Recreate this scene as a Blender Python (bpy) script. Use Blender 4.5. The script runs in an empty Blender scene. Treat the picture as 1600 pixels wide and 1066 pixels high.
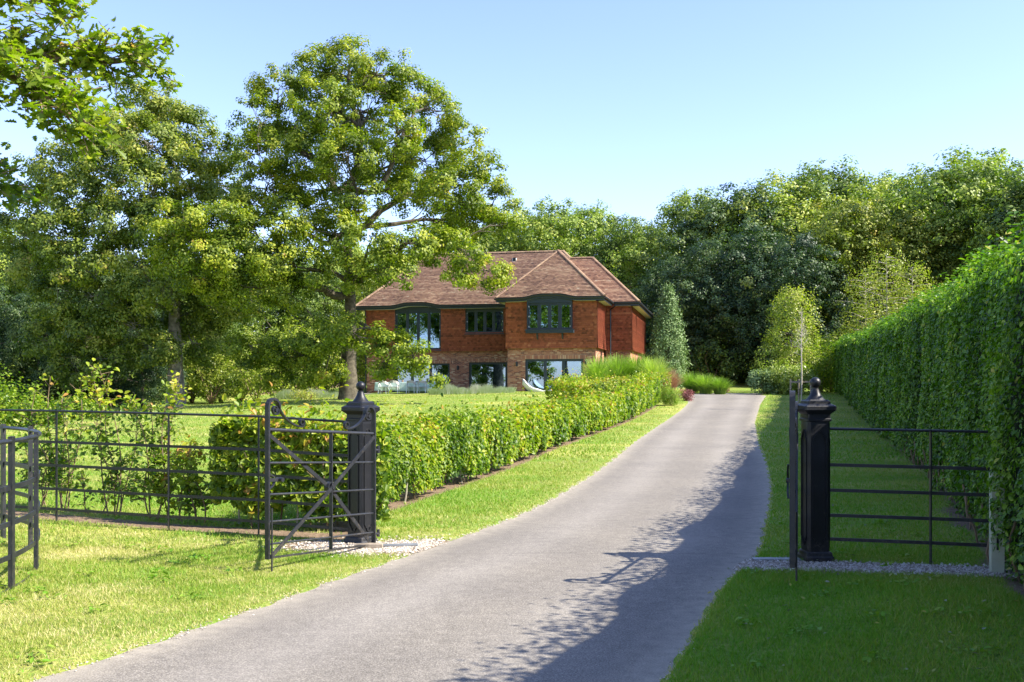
import bpy, math, random
import numpy as np
from mathutils import Vector, Matrix

R = math.radians
rng = np.random.default_rng(7)
random.seed(7)
S = bpy.context.scene
COL = S.collection
F = 1556.0            # focal length in photograph pixels
HZ = 600.0            # row of the horizon in the photograph
CAMZ = 1.6

# ------------------------------------------------------------------ camera, sky, sun, exposure
cam_d = bpy.data.cameras.new("camera")
cam = bpy.data.objects.new("camera", cam_d)
COL.objects.link(cam)
cam.location = (0, 0, CAMZ)
cam.rotation_euler = (R(90), 0, 0)
cam_d.sensor_width = 36
cam_d.lens = 36 * F / 1600
cam_d.shift_y = (HZ - 533) / 1600
cam_d.clip_start = 0.1
cam_d.clip_end = 3000
S.camera = cam

SUN_AZ = R(103)      # from +Y towards +X
SUN_EL = R(41)
w = bpy.data.worlds.new("World")
S.world = w
w.use_nodes = True
nt = w.node_tree
nt.nodes.clear()
sky = nt.nodes.new("ShaderNodeTexSky")
sky.sky_type = 'NISHITA'
sky.sun_disc = False
sky.sun_elevation = SUN_EL
sky.sun_rotation = SUN_AZ
sky.air_density = 1.0
sky.dust_density = 0.3
sky.ozone_density = 2.4
bg = nt.nodes.new("ShaderNodeBackground")
bg.inputs['Strength'].default_value = 0.12
wo = nt.nodes.new("ShaderNodeOutputWorld")
tint = nt.nodes.new('ShaderNodeMix'); tint.data_type = 'RGBA'; tint.blend_type = 'MULTIPLY'; tint.inputs[0].default_value = 1
tint.inputs[7].default_value = (.99, .90, 1.05, 1)
nt.links.new(sky.outputs[0], tint.inputs[6]); nt.links.new(tint.outputs[2], bg.inputs[0])
nt.links.new(bg.outputs[0], wo.inputs[0])

sl = bpy.data.lights.new("sun", 'SUN')
sl.energy = 4.5
sl.angle = R(0.5)
sl.color = (1.0, 0.93, 0.81)
sun = bpy.data.objects.new("sun", sl)
COL.objects.link(sun)
sd = Vector((math.sin(SUN_AZ) * math.cos(SUN_EL), math.cos(SUN_AZ) * math.cos(SUN_EL), math.sin(SUN_EL)))
sun.rotation_euler = sd.to_track_quat('Z', 'Y').to_euler()
sun.location = (30, -10, 40)

S.view_settings.view_transform = 'Standard'
S.view_settings.look = 'None'
S.view_settings.exposure = 1.56
S.view_settings.gamma = 1
S.view_settings.use_curve_mapping = False
S.render.engine = 'CYCLES'
S.cycles.max_bounces = 6
S.cycles.diffuse_bounces = 3
S.cycles.glossy_bounces = 3
S.cycles.transmission_bounces = 4
S.cycles.transparent_max_bounces = 8
S.cycles.use_denoising = True

# ------------------------------------------------------------------ helpers
def link(o, parent=None, label=None, cat=None, group=None, kind=None):
    COL.objects.link(o)
    if parent is not None:
        o.parent = parent
    if label: o['label'] = label
    if cat: o['category'] = cat
    if group: o['group'] = group
    if kind: o['kind'] = kind
    return o

def empty(name, loc, rz=0.0, label=None, cat=None, group=None, kind=None):
    o = bpy.data.objects.new(name, None)
    o.empty_display_size = 0.3
    o.location = loc
    o.rotation_euler = (0, 0, rz)
    return link(o, None, label, cat, group, kind)

def obj(name, me, parent=None, label=None, cat=None, group=None, kind=None, loc=None):
    o = bpy.data.objects.new(name, me)
    if loc is not None: o.location = loc
    return link(o, parent, label, cat, group, kind)

def fast_mesh(name, V, Fa, mat=None, attr=None, smooth=False, nrm=None):
    """V (n,3); Fa: array (m,k) or list of such arrays"""
    me = bpy.data.meshes.new(name)
    V = np.asarray(V, dtype=np.float32)
    if isinstance(Fa, np.ndarray): Fa = [Fa]
    Fa = [np.asarray(f, dtype=np.int32) for f in Fa if len(f)]
    me.vertices.add(len(V))
    me.vertices.foreach_set('co', V.ravel())
    loops = np.concatenate([f.ravel() for f in Fa])
    tot = np.concatenate([np.full(len(f), f.shape[1], dtype=np.int32) for f in Fa])
    start = np.concatenate([[0], np.cumsum(tot)[:-1]]).astype(np.int32)
    me.loops.add(len(loops))
    me.loops.foreach_set('vertex_index', loops)
    me.polygons.add(len(tot))
    me.polygons.foreach_set('loop_start', start)
    if smooth:
        me.polygons.foreach_set('use_smooth', np.ones(len(tot), dtype=bool))
    me.update(calc_edges=True)
    if attr:
        for k, a in attr.items():
            at = me.attributes.new(k, 'FLOAT', 'POINT')
            at.data.foreach_set('value', np.asarray(a, dtype=np.float32))
    if nrm is not None:
        me.normals_split_custom_set_from_vertices(np.asarray(nrm, dtype=np.float32))
    if mat: me.materials.append(mat)
    return me

class MB:
    """collects simple solids into one mesh"""
    def __init__(s): s.v = []; s.f = []; s.a = []
    def add(s, vs, fs, a=0.5):
        b = len(s.v)
        s.v += [tuple(p) for p in vs]
        s.f += [tuple(i + b for i in f) for f in fs]
        s.a += [a] * len(vs)
    def box(s, lo, hi, a=0.5):
        x0, y0, z0 = lo; x1, y1, z1 = hi
        s.add([(x0,y0,z0),(x1,y0,z0),(x1,y1,z0),(x0,y1,z0),(x0,y0,z1),(x1,y0,z1),(x1,y1,z1),(x0,y1,z1)],
              [(0,3,2,1),(4,5,6,7),(0,1,5,4),(1,2,6,5),(2,3,7,6),(3,0,4,7)], a)
    def bar(s, p, q, wd, th, up=(0,0,1), a=0.5):
        """rectangular bar p->q; wd along 'up', th across"""
        p = Vector(p); q = Vector(q); d = (q - p).normalized(); u = Vector(up)
        if abs(d.dot(u)) > .99: u = Vector((0,1,0))
        n = d.cross(u).normalized(); u = n.cross(d).normalized()
        vs = []
        for c in (p, q):
            for i, j in ((-1,-1),(1,-1),(1,1),(-1,1)):
                vs.append(c + n * th/2 * i + u * wd/2 * j)
        s.add(vs, [(0,1,2,3),(7,6,5,4),(0,4,5,1),(1,5,6,2),(2,6,7,3),(3,7,4,0)], a)
    def tube(s, pts, rad, n=8, a=0.5, cap=True):
        pts = [Vector(p) for p in pts]
        if not hasattr(rad, '__len__'): rad = [rad] * len(pts)
        vs = []; fs = []
        prev = None
        for i, p in enumerate(pts):
            d = (pts[min(i+1, len(pts)-1)] - pts[max(i-1, 0)])
            if d.length < 1e-7: d = Vector((0,0,1))
            d.normalize()
            if prev is None:
                h = Vector((1,0,0)) if abs(d.x) < .8 else Vector((0,1,0))
                e1 = d.cross(h).normalized()
            else:
                e1 = (prev - d * prev.dot(d)).normalized()
            prev = e1
            e2 = d.cross(e1)
            for k in range(n):
                t = 2 * math.pi * k / n
                vs.append(p + (e1 * math.cos(t) + e2 * math.sin(t)) * rad[i])
        m = len(pts)
        for i in range(m - 1):
            for k in range(n):
                k2 = (k + 1) % n
                fs.append((i*n+k, i*n+k2, (i+1)*n+k2, (i+1)*n+k))
        if cap:
            fs.append(tuple(range(n))[::-1]); fs.append(tuple((m-1)*n + k for k in range(n)))
        s.add(vs, fs, a)
    def ribbon(s, pts, nrm, wd, th, a=0.5):
        """rectangular section swept along pts; wd along nrm, th in plane"""
        pts = [Vector(p) for p in pts]; nn = Vector(nrm).normalized()
        vs = []; fs = []
        for i, p in enumerate(pts):
            d = (pts[min(i+1, len(pts)-1)] - pts[max(i-1, 0)]).normalized()
            e = nn.cross(d).normalized()
            for i_, j in ((-1,-1),(1,-1),(1,1),(-1,1)):
                vs.append(p + nn * wd/2 * i_ + e * th/2 * j)
        m = len(pts)
        for i in range(m-1):
            for k in range(4):
                k2 = (k+1) % 4
                fs.append((i*4+k, i*4+k2, (i+1)*4+k2, (i+1)*4+k))
        fs.append((3,2,1,0)); fs.append(((m-1)*4, (m-1)*4+1, (m-1)*4+2, (m-1)*4+3))
        s.add(vs, fs, a)
    def lathe(s, prof, n=24, c=(0,0), a=0.5):
        vs = []; fs = []
        for r, z in prof:
            for k in range(n):
                t = 2*math.pi*k/n
                vs.append((c[0] + r*math.cos(t), c[1] + r*math.sin(t), z))
        m = len(prof)
        for i in range(m-1):
            for k in range(n):
                k2 = (k+1) % n
                fs.append((i*n+k, i*n+k2, (i+1)*n+k2, (i+1)*n+k))
        fs.append(tuple(range(n))[::-1]); fs.append(tuple((m-1)*n+k for k in range(n)))
        s.add(vs, fs, a)
    def square(s, prof, ch=0.12, a=0.5):
        """prof: (halfwidth, z); square plan with small chamfers"""
        vs = []; fs = []
        for r, z in prof:
            c = r * ch
            for x, y in ((r, -r+c),(r, r-c),(r-c, r),(-r+c, r),(-r, r-c),(-r, -r+c),(-r+c, -r),(r-c, -r)):
                vs.append((x, y, z))
        m = len(prof); n = 8
        for i in range(m-1):
            for k in range(n):
                k2 = (k+1) % n
                fs.append((i*n+k, i*n+k2, (i+1)*n+k2, (i+1)*n+k))
        fs.append(tuple(range(n))[::-1]); fs.append(tuple((m-1)*n+k for k in range(n)))
        s.add(vs, fs, a)
    def mesh(s, name, mat, smooth=False):
        me = bpy.data.meshes.new(name)
        me.from_pydata(s.v, [], s.f)
        at = me.attributes.new('v', 'FLOAT', 'POINT')
        at.data.foreach_set('value', np.array(s.a, dtype=np.float32))
        if smooth:
            me.polygons.foreach_set('use_smooth', np.ones(len(s.f), dtype=bool))
            try: me.set_sharp_from_angle(angle=R(40))
            except Exception: pass
        me.materials.append(mat)
        me.update()
        return me
    def obj(s, name, mat, parent=None, smooth=False, **k):
        return obj(name, s.mesh(name, mat, smooth), parent, **k)

# ------------------------------------------------------------------ materials
def mat_new(name):
    m = bpy.data.materials.new(name); m.use_nodes = True
    n = m.node_tree; n.nodes.clear()
    out = n.nodes.new('ShaderNodeOutputMaterial')
    return m, n, out

def N(n, typ, **kw):
    x = n.nodes.new(typ)
    for k, v in kw.items():
        if k.startswith('i_'):
            x.inputs[k[2:].replace('_', ' ')].default_value = v
        else: setattr(x, k, v)
    return x

def ramp(n, stops):
    r = n.nodes.new('ShaderNodeValToRGB')
    e = r.color_ramp.elements
    while len(e) < len(stops): e.new(0.5)
    for k, (p, c) in enumerate(stops):
        e[k].position = p; e[k].color = (*c, 1)
    return r

def noise(n, coord, scale, detail=3, rough=.55):
    t = N(n, 'ShaderNodeTexNoise'); t.inputs['Scale'].default_value = scale
    t.inputs['Detail'].default_value = detail; t.inputs['Roughness'].default_value = rough
    n.links.new(coord, t.inputs['Vector'])
    return t

def principled(n, out, rough=.6, spec=.5, metal=0.0):
    p = N(n, 'ShaderNodeBsdfPrincipled')
    p.inputs['Roughness'].default_value = rough
    p.inputs['Specular IOR Level'].default_value = spec
    p.inputs['Metallic'].default_value = metal
    n.links.new(p.outputs[0], out.inputs[0])
    return p

def mixc(n, fac, a, b, blend='MIX'):
    m = N(n, 'ShaderNodeMix', data_type='RGBA', blend_type=blend)
    for sock, val in ((m.inputs[0], fac), (m.inputs[6], a), (m.inputs[7], b)):
        if hasattr(val, 'is_linked'): n.links.new(val, sock)
        else: sock.default_value = val if not isinstance(val, tuple) else (*val, 1)
    return m.outputs[2]

def mathn(n, op, a, b=None, clamp=False):
    m = N(n, 'ShaderNodeMath', operation=op); m.use_clamp = clamp
    for s_, v_ in zip(m.inputs, (a, b)):
        if v_ is None: continue
        if hasattr(v_, 'is_linked'): n.links.new(v_, s_)
        else: s_.default_value = v_
    return m.outputs[0]

def bump(n, p, h, strength=.3, dist=.01):
    b = N(n, 'ShaderNodeBump'); b.inputs['Strength'].default_value = strength
    b.inputs['Distance'].default_value = dist
    n.links.new(h, b.inputs['Height']); n.links.new(b.outputs[0], p.inputs['Normal'])
    return b

def m_simple(name, col, rough=.6, spec=.5, metal=0., nscale=30, nvar=.12, bmp=0.0, bscale=200):
    m, n, out = mat_new(name)
    p = principled(n, out, rough, spec, metal)
    tc = N(n, 'ShaderNodeTexCoord')
    t = noise(n, tc.outputs['Object'], nscale, 4)
    lo = tuple(c*(1-nvar*2) for c in col); hi = tuple(min(1, c*(1+nvar)) for c in col)
    r = ramp(n, [(.3, lo), (.65, hi)])
    n.links.new(t.outputs[0], r.inputs[0]); n.links.new(r.outputs[0], p.inputs['Base Color'])
    if bmp:
        t2 = noise(n, tc.outputs['Object'], bscale, 2)
        bump(n, p, t2.outputs[0], bmp, .004)
    return m

def m_leaf(name, stops, trans=.35, rough=.5, spec=.35, objvar=.0, nscale=.6, tcol=(.95, 1.25, .25)):
    """stops: colours along per-leaf value v shifted by slow noise"""
    m, n, out = mat_new(name)
    at = N(n, 'ShaderNodeAttribute', attribute_name='v')
    geo = N(n, 'ShaderNodeNewGeometry')
    t = noise(n, geo.outputs['Position'], nscale, 3)
    x = mathn(n, 'ADD', at.outputs['Fac'], mathn(n, 'MULTIPLY', mathn(n, 'SUBTRACT', t.outputs[0], .5), 1.1))
    if objvar:
        oi = N(n, 'ShaderNodeObjectInfo')
        x = mathn(n, 'ADD', x, mathn(n, 'MULTIPLY', mathn(n, 'SUBTRACT', oi.outputs['Random'], .5), objvar))
    r = ramp(n, stops)
    n.links.new(x, r.inputs[0])
    p = N(n, 'ShaderNodeBsdfPrincipled')
    p.inputs['Roughness'].default_value = rough
    p.inputs['Specular IOR Level'].default_value = spec
    n.links.new(r.outputs[0], p.inputs['Base Color'])
    tr = N(n, 'ShaderNodeBsdfTranslucent')
    tc = mixc(n, 1.0, r.outputs[0], tcol, 'MULTIPLY')
    n.links.new(tc, tr.inputs[0])
    mx = N(n, 'ShaderNodeMixShader'); mx.inputs[0].default_value = trans
    n.links.new(p.outputs[0], mx.inputs[1]); n.links.new(tr.outputs[0], mx.inputs[2])
    n.links.new(mx.outputs[0], out.inputs[0])
    return m

M = {}
M['oak_leaf'] = m_leaf('oak_leaf', [(0,(.055,.095,.010)),(.35,(.155,.215,.018)),(.62,(.32,.365,.026)),(.88,(.46,.45,.04)),(1,(.36,.21,.05))], .42)
M['oak_dark'] = m_leaf('oak_dark', [(0,(.050,.088,.016)),(.35,(.150,.205,.028)),(.62,(.30,.335,.045)),(.88,(.46,.43,.08)),(1,(.42,.27,.09))], .38)
M['wood_leaf'] = m_leaf('wood_leaf', [(0,(.055,.100,.020)),(.4,(.165,.240,.036)),(.7,(.32,.395,.058)),(1,(.46,.47,.09))], .32, objvar=.55, nscale=.25)
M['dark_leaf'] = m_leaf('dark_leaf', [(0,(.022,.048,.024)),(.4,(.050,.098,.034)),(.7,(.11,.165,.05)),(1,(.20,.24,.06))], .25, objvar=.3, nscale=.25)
M['branch_leaf'] = m_leaf('branch_leaf', [(0,(.07,.12,.010)),(.4,(.17,.24,.014)),(.7,(.30,.36,.020)),(.93,(.44,.42,.03)),(1,(.46,.24,.04))], .5, .45, .4)
M['beech_leaf'] = m_leaf('beech_leaf', [(0,(.035,.085,.010)),(.3,(.095,.175,.014)),(.6,(.25,.33,.02)),(.88,(.42,.43,.03)),(1,(.42,.22,.05))], .45, .45, .4, nscale=2.2)
M['hedge_leaf'] = m_leaf('hedge_leaf', [(0,(.018,.052,.009)),(.35,(.078,.175,.018)),(.7,(.18,.31,.028)),(.93,(.30,.42,.045)),(1,(.36,.34,.05))], .34, .45, .3, nscale=2.0)
M['laurel_leaf'] = m_leaf('laurel_leaf', [(0,(.10,.17,.025)),(.5,(.27,.34,.06)),(.8,(.46,.49,.13)),(1,(.58,.58,.22))], .35, .4, .5, nscale=1.3)
M['silver_leaf'] = m_leaf('silver_leaf', [(0,(.07,.13,.045)),(.5,(.17,.26,.09)),(1,(.33,.41,.18))], .2, .55, .3, tcol=(.9,1.1,.6))
M['gold_leaf'] = m_leaf('gold_leaf', [(0,(.12,.17,.02)),(.5,(.29,.34,.045)),(.85,(.46,.44,.09)),(1,(.5,.38,.14))], .4, .45, .4)
M['grass_blade'] = m_leaf('grass_blade', [(0,(.075,.21,.016)),(.35,(.155,.33,.024)),(.55,(.25,.325,.042)),(.75,(.38,.375,.10)),(1,(.60,.50,.27))], .35, .5, .3, nscale=.4)
M['tall_grass'] = m_leaf('tall_grass', [(0,(.12,.22,.03)),(.5,(.28,.40,.07)),(1,(.55,.58,.20))], .4, .5, .3)
M['pink_plume'] = m_leaf('pink_plume', [(0,(.25,.12,.08)),(.5,(.42,.24,.16)),(1,(.55,.38,.24))], .4, .7, .2, tcol=(1,.8,.6))
M['sedum'] = m_leaf('sedum', [(0,(.14,.05,.05)),(.5,(.34,.13,.13)),(1,(.42,.24,.2))], .2, .7, .2, tcol=(1,.7,.6))
M['lavender_leaf'] = m_leaf('lavender_leaf', [(0,(.18,.26,.10)),(.6,(.40,.50,.24)),(1,(.56,.55,.44))], .3, .7, .2, tcol=(1,1,.8))
M['bark'] = m_simple('bark', (.10,.086,.062), .9, .2, nscale=6, nvar=.3, bmp=.9, bscale=14)
M['pale_bark'] = m_simple('pale_bark', (.24,.22,.18), .9, .2, nscale=5, nvar=.3, bmp=.8, bscale=14)
M['stem'] = m_simple('stem', (.20,.14,.085), .8, .3, nscale=12)
M['stem_pale'] = m_simple('stem_pale', (.42,.38,.30), .8, .3, nscale=12)
M['iron'] = m_simple('iron', (.016,.018,.022), .36, .5, nscale=8, nvar=.2, bmp=.12, bscale=260)
M['iron_post'] = m_simple('iron_post', (.009,.010,.013), .40, .42, nscale=5, nvar=.25, bmp=.3, bscale=120)
M['joinery'] = m_simple('joinery', (.022,.036,.047), .45, .5, nscale=3, nvar=.08)
M['gutter'] = m_simple('gutter', (.018,.023,.028), .4, .5, nscale=3, nvar=.08)
for k_, lo_ in (('iron', .55), ('iron_post', .60)):
    n = M[k_].node_tree; p = next(x for x in n.nodes if x.type == 'BSDF_PRINCIPLED')
    src = p.inputs['Base Color'].links[0].from_socket
    tc = N(n, 'ShaderNodeTexCoord')
    d1 = noise(n, tc.outputs['Object'], 26, 6, .75); d2 = noise(n, tc.outputs['Object'], 3.5, 4)
    sp = N(n, 'ShaderNodeSeparateXYZ'); n.links.new(tc.outputs['Object'], sp.inputs[0])
    low = mathn(n, 'MULTIPLY', mathn(n, 'SUBTRACT', .32, sp.outputs[2], True), 1.2)
    f1 = N(n, 'ShaderNodeMapRange'); f1.inputs[1].default_value = lo_; f1.inputs[2].default_value = lo_+.14; f1.inputs[4].default_value = .55
    n.links.new(mathn(n, 'ADD', d1.outputs[0], mathn(n, 'MULTIPLY', low, .35)), f1.inputs[0])
    c_ = mixc(n, f1.outputs[0], src, (.085,.072,.058))
    n.links.new(c_, p.inputs['Base Color'])
    rr = N(n, 'ShaderNodeMapRange'); rr.inputs[3].default_value = .28; rr.inputs[4].default_value = .62; n.links.new(d2.outputs[0], rr.inputs[0]); n.links.new(rr.outputs[0], p.inputs['Roughness'])
M['soffit'] = m_simple('soffit', (.62,.60,.55), .7, .3, nscale=3, nvar=.04)
M['cream'] = m_simple('cream', (.60,.57,.50), .7, .3, nscale=2, nvar=.04)
M['curtain'] = m_simple('curtain', (.72,.71,.66), .9, .1, nscale=2, nvar=.05)
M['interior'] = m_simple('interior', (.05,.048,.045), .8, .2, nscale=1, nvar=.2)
M['white'] = m_simple('white', (.78,.78,.75), .5, .4, nscale=4, nvar=.04)
M['mint'] = m_simple('mint', (.52,.68,.61), .8, .3, nscale=4, nvar=.05)
M['seat_grey'] = m_simple('seat_grey', (.50,.47,.43), .8, .3, nscale=4, nvar=.05)
M['oldwood'] = m_simple('oldwood', (.30,.25,.19), .8, .3, nscale=15, nvar=.3, bmp=.5, bscale=60)
M['palegreen'] = m_simple('palegreen', (.42,.45,.34), .6, .4, nscale=6, nvar=.08)
M['zinc'] = m_simple('zinc', (.22,.23,.24), .5, .5, .3, nscale=12, nvar=.12)
M['litter'] = m_leaf('litter', [(0,(.12,.16,.08)),(.5,(.26,.28,.18)),(.8,(.28,.30,.06)),(1,(.36,.30,.05))], .1, .7, .3)

# glass: partly mirror, partly clear
m, n, out = mat_new('glass')
gl = N(n, 'ShaderNodeBsdfGlossy'); gl.inputs['Roughness'].default_value = .0; gl.inputs[0].default_value = (.40,.60,.88,1)
tr = N(n, 'ShaderNodeBsdfTransparent'); tr.inputs[0].default_value = (.55,.62,.62,1)
tc = N(n, 'ShaderNodeTexCoord')
t = noise(n, tc.outputs['Object'], .9, 1)
b = N(n, 'ShaderNodeBump'); b.inputs['Strength'].default_value = .05; b.inputs['Distance'].default_value = .05
n.links.new(t.outputs[0], b.inputs['Height']); n.links.new(b.outputs[0], gl.inputs['Normal'])
mx = N(n, 'ShaderNodeMixShader'); mx.inputs[0].default_value = .45
n.links.new(tr.outputs[0], mx.inputs[1]); n.links.new(gl.outputs[0], mx.inputs[2]); n.links.new(mx.outputs[0], out.inputs[0])
M['glass'] = m

def m_tile(name, stops, rough=.75):
    m, n, out = mat_new(name)
    p = principled(n, out, rough, .3)
    at = N(n, 'ShaderNodeAttribute', attribute_name='v')
    tc = N(n, 'ShaderNodeTexCoord')
    t = noise(n, tc.outputs['Object'], .7, 4)
    x = mathn(n, 'ADD', at.outputs['Fac'], mathn(n, 'MULTIPLY', mathn(n, 'SUBTRACT', t.outputs[0], .5), .6))
    r = ramp(n, stops); n.links.new(x, r.inputs[0])
    t2 = noise(n, tc.outputs['Object'], 14, 5)
    c = mixc(n, mathn(n, 'MULTIPLY', t2.outputs[0], .35), r.outputs[0], (.05,.035,.03))
    n.links.new(c, p.inputs['Base Color'])
    bump(n, p, t2.outputs[0], .3, .006)
    return m
M['roof_tile'] = m_tile('roof_tile', [(0,(.15,.095,.075)),(.3,(.32,.18,.12)),(.6,(.48,.285,.18)),(.85,(.57,.38,.24)),(1,(.60,.46,.31))], .85)
M['wall_tile'] = m_tile('wall_tile', [(0,(.15,.036,.022)),(.35,(.30,.074,.042)),(.7,(.42,.112,.060)),(1,(.52,.19,.10))], .42)
M['hip_tile'] = m_tile('hip_tile', [(0,(.16,.10,.07)),(.5,(.30,.19,.12)),(1,(.42,.30,.18))], .85)

# brick
def m_brick(name, soldier=False):
    m, n, out = mat_new(name)
    p = principled(n, out, .85, .2)
    tc = N(n, 'ShaderNodeTexCoord')
    sp = N(n, 'ShaderNodeSeparateXYZ'); n.links.new(tc.outputs['Object'], sp.inputs[0])
    cb = N(n, 'ShaderNodeCombineXYZ')
    n.links.new(mathn(n, 'ADD', sp.outputs[0], sp.outputs[1]), cb.inputs[0]); n.links.new(sp.outputs[2], cb.inputs[1])
    br = N(n, 'ShaderNodeTexBrick')
    n.links.new(cb.outputs[0], br.inputs['Vector'])
    br.inputs['Scale'].default_value = 1
    br.inputs['Color1'].default_value = (0,0,0,1); br.inputs['Color2'].default_value = (1,1,1,1); br.inputs['Mortar'].default_value = (.5,.5,.5,1)
    br.inputs['Brick Width'].default_value = .075 if soldier else .225
    br.inputs['Row Height'].default_value = .24 if soldier else .075
    br.inputs['Mortar Size'].default_value = .010
    br.inputs['Bias'].default_value = 0
    if soldier: br.offset = 0
    t = noise(n, tc.outputs['Object'], 1.2, 3)
    x = mathn(n, 'ADD', br.outputs[0], mathn(n, 'MULTIPLY', mathn(n, 'SUBTRACT', t.outputs[0], .5), .5))
    r = ramp(n, [(0,(.16,.055,.04)),(.3,(.31,.10,.06)),(.65,(.42,.155,.08)),(.85,(.50,.24,.13)),(1,(.58,.38,.24))])
    n.links.new(x, r.inputs[0])
    c = mixc(n, br.outputs['Fac'], r.outputs[0], (.33,.25,.18))
    n.links.new(c, p.inputs['Base Color'])
    inv = mathn(n, 'SUBTRACT', 1.0, br.outputs['Fac'])
    bump(n, p, inv, .6, .008)
    return m
M['brick'] = m_brick('brick'); M['brick_soldier'] = m_brick('brick_soldier', True)

# asphalt
m, n, out = mat_new('asphalt')
p = principled(n, out, .85, .3)
geo = N(n, 'ShaderNodeNewGeometry')
t1 = noise(n, geo.outputs['Position'], 95, 3, .7)
t2 = noise(n, geo.outputs['Position'], .55, 5)
t3 = noise(n, geo.outputs['Position'], 9, 4)
vo = N(n, 'ShaderNodeTexVoronoi'); vo.inputs['Scale'].default_value = 120; n.links.new(geo.outputs['Position'], vo.inputs['Vector'])
c = ramp(n, [(.32,(.090,.081,.070)),(.5,(.176,.159,.136)),(.66,(.31,.285,.245))]); n.links.new(t1.outputs[0], c.inputs[0])
c2 = ramp(n, [(.3,(.86,.86,.87)),(.7,(1.10,1.09,1.06))]); n.links.new(t2.outputs[0], c2.inputs[0])
cc = mixc(n, 1.0, c.outputs[0], c2.outputs[0], 'MULTIPLY')
c3 = ramp(n, [(.35,(.88,.88,.88)),(.65,(1.08,1.08,1.08))]); n.links.new(t3.outputs[0], c3.inputs[0])
cc = mixc(n, 1.0, cc, c3.outputs[0], 'MULTIPLY')
chip = mathn(n, 'LESS_THAN', vo.outputs['Distance'], .16)
cc = mixc(n, mathn(n, 'MULTIPLY', chip, .55), cc, (.42,.38,.34))
at = N(n, 'ShaderNodeAttribute', attribute_name='edge')
at2 = N(n, 'ShaderNodeAttribute', attribute_name='track')
cc = mixc(n, mathn(n, 'MULTIPLY', mathn(n, 'MULTIPLY', at2.outputs['Fac'], t2.outputs[0]), .30), cc, (.44,.41,.37))
sp = N(n, 'ShaderNodeSeparateXYZ'); n.links.new(geo.outputs['Position'], sp.inputs[0])
jl = mathn(n, 'ABSOLUTE', mathn(n, 'SUBTRACT', mathn(n, 'ADD', sp.outputs[1], mathn(n, 'MULTIPLY', t3.outputs[0], .10)), 9.42))
jf = mathn(n, 'MULTIPLY', mathn(n, 'LESS_THAN', jl, .007), .6)
cc = mixc(n, jf, cc, (.05,.045,.04))
dust = mathn(n, 'MULTIPLY', mathn(n, 'MULTIPLY', at.outputs['Fac'], t3.outputs[0]), 1.3, True)
cc = mixc(n, dust, cc, (.36,.32,.25))
n.links.new(cc, p.inputs['Base Color'])
bump(n, p, t1.outputs[0], .55, .006)
M['asphalt'] = m

# ground: turf colour, with bare soil where the attribute says so
m, n, out = mat_new('turf')
p = principled(n, out, .9, .15)
geo = N(n, 'ShaderNodeNewGeometry')
t1 = noise(n, geo.outputs['Position'], 22, 5, .7)
t2 = noise(n, geo.outputs['Position'], .35, 5)
mp = N(n, 'ShaderNodeMapping'); mp.inputs['Rotation'].default_value = (0,0,R(18)); mp.inputs['Scale'].default_value = (.12,.75,1)
n.links.new(geo.outputs['Position'], mp.inputs[0])
t4 = noise(n, mp.outputs[0], 1.0, 3)
g = ramp(n, [(.3,(.085,.165,.020)),(.5,(.185,.255,.040)),(.7,(.33,.335,.095))]); n.links.new(t1.outputs[0], g.inputs[0])
x = mathn(n, 'ADD', mathn(n, 'MULTIPLY', t2.outputs[0], .5), mathn(n, 'MULTIPLY', t4.outputs[0], .5))
g2 = ramp(n, [(.38,(.75,.95,.7)),(.5,(1,1,1)),(.62,(1.75,1.35,1.9))]); n.links.new(x, g2.inputs[0])
gc = mixc(n, 1.0, g.outputs[0], g2.outputs[0], 'MULTIPLY')
so = ramp(n, [(.3,(.10,.065,.04)),(.7,(.30,.22,.145))]); n.links.new(t1.outputs[0], so.inputs[0])
at = N(n, 'ShaderNodeAttribute', attribute_name='soil')
f = mathn(n, 'ADD', at.outputs['Fac'], mathn(n, 'MULTIPLY', mathn(n, 'SUBTRACT', t1.outputs[0], .5), .8))
fm = N(n, 'ShaderNodeMapRange'); fm.inputs[1].default_value = .4; fm.inputs[2].default_value = .6; n.links.new(f, fm.inputs[0])
n.links.new(mixc(n, fm.outputs[0], gc, so.outputs[0]), p.inputs['Base Color'])
bump(n, p, t1.outputs[0], .8, .03)
M['turf'] = m

m, n, out = mat_new('gravel_stone')
p = principled(n, out, .85, .3)
at = N(n, 'ShaderNodeAttribute', attribute_name='v')
r = ramp(n, [(0,(.14,.11,.085)),(.4,(.32,.27,.21)),(.75,(.48,.43,.36)),(1,(.62,.58,.52))]); n.links.new(at.outputs['Fac'], r.inputs[0])
n.links.new(r.outputs[0], p.inputs['Base Color'])
M['gravel'] = m

# ------------------------------------------------------------------ terrain
_zy = np.array([-400, 18, 25, 34, 42, 50, 55, 62, 72, 90, 130, 200, 700.])
_zz = np.array([0, 0, .12, .29, .6, 1.02, 1.1, 1.14, 1.4, 3.2, 7.5, 12, 16.])
_ys = np.linspace(-400, 700, 4401)
_zs = np.interp(_ys, _zy, _zz)
_k = np.hanning(17); _k /= _k.sum()
_zs = np.convolve(np.pad(_zs, 8, mode='edge'), _k, 'valid')
def zc(y): return np.interp(y, _ys, _zs)
def base_z(x, y):
    x = np.asarray(x, float); y = np.asarray(y, float)
    wl = np.interp(x, [-60, -20, -9, 0], [.15, .2, .78, 1.0])
    far = np.clip((y - 75) / 30, 0, 1)
    z = zc(y) * (wl * (1 - far) + far)
    z = z + np.clip(-x - 1.8, 0, 4) * .022 * np.clip((20 - y) / 8, 0, 1)
    z = z + .11 * np.exp(-(((x - 3.0) / 1.0) ** 2 + ((y - 6.7) / 1.2) ** 2))
    return z

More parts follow.
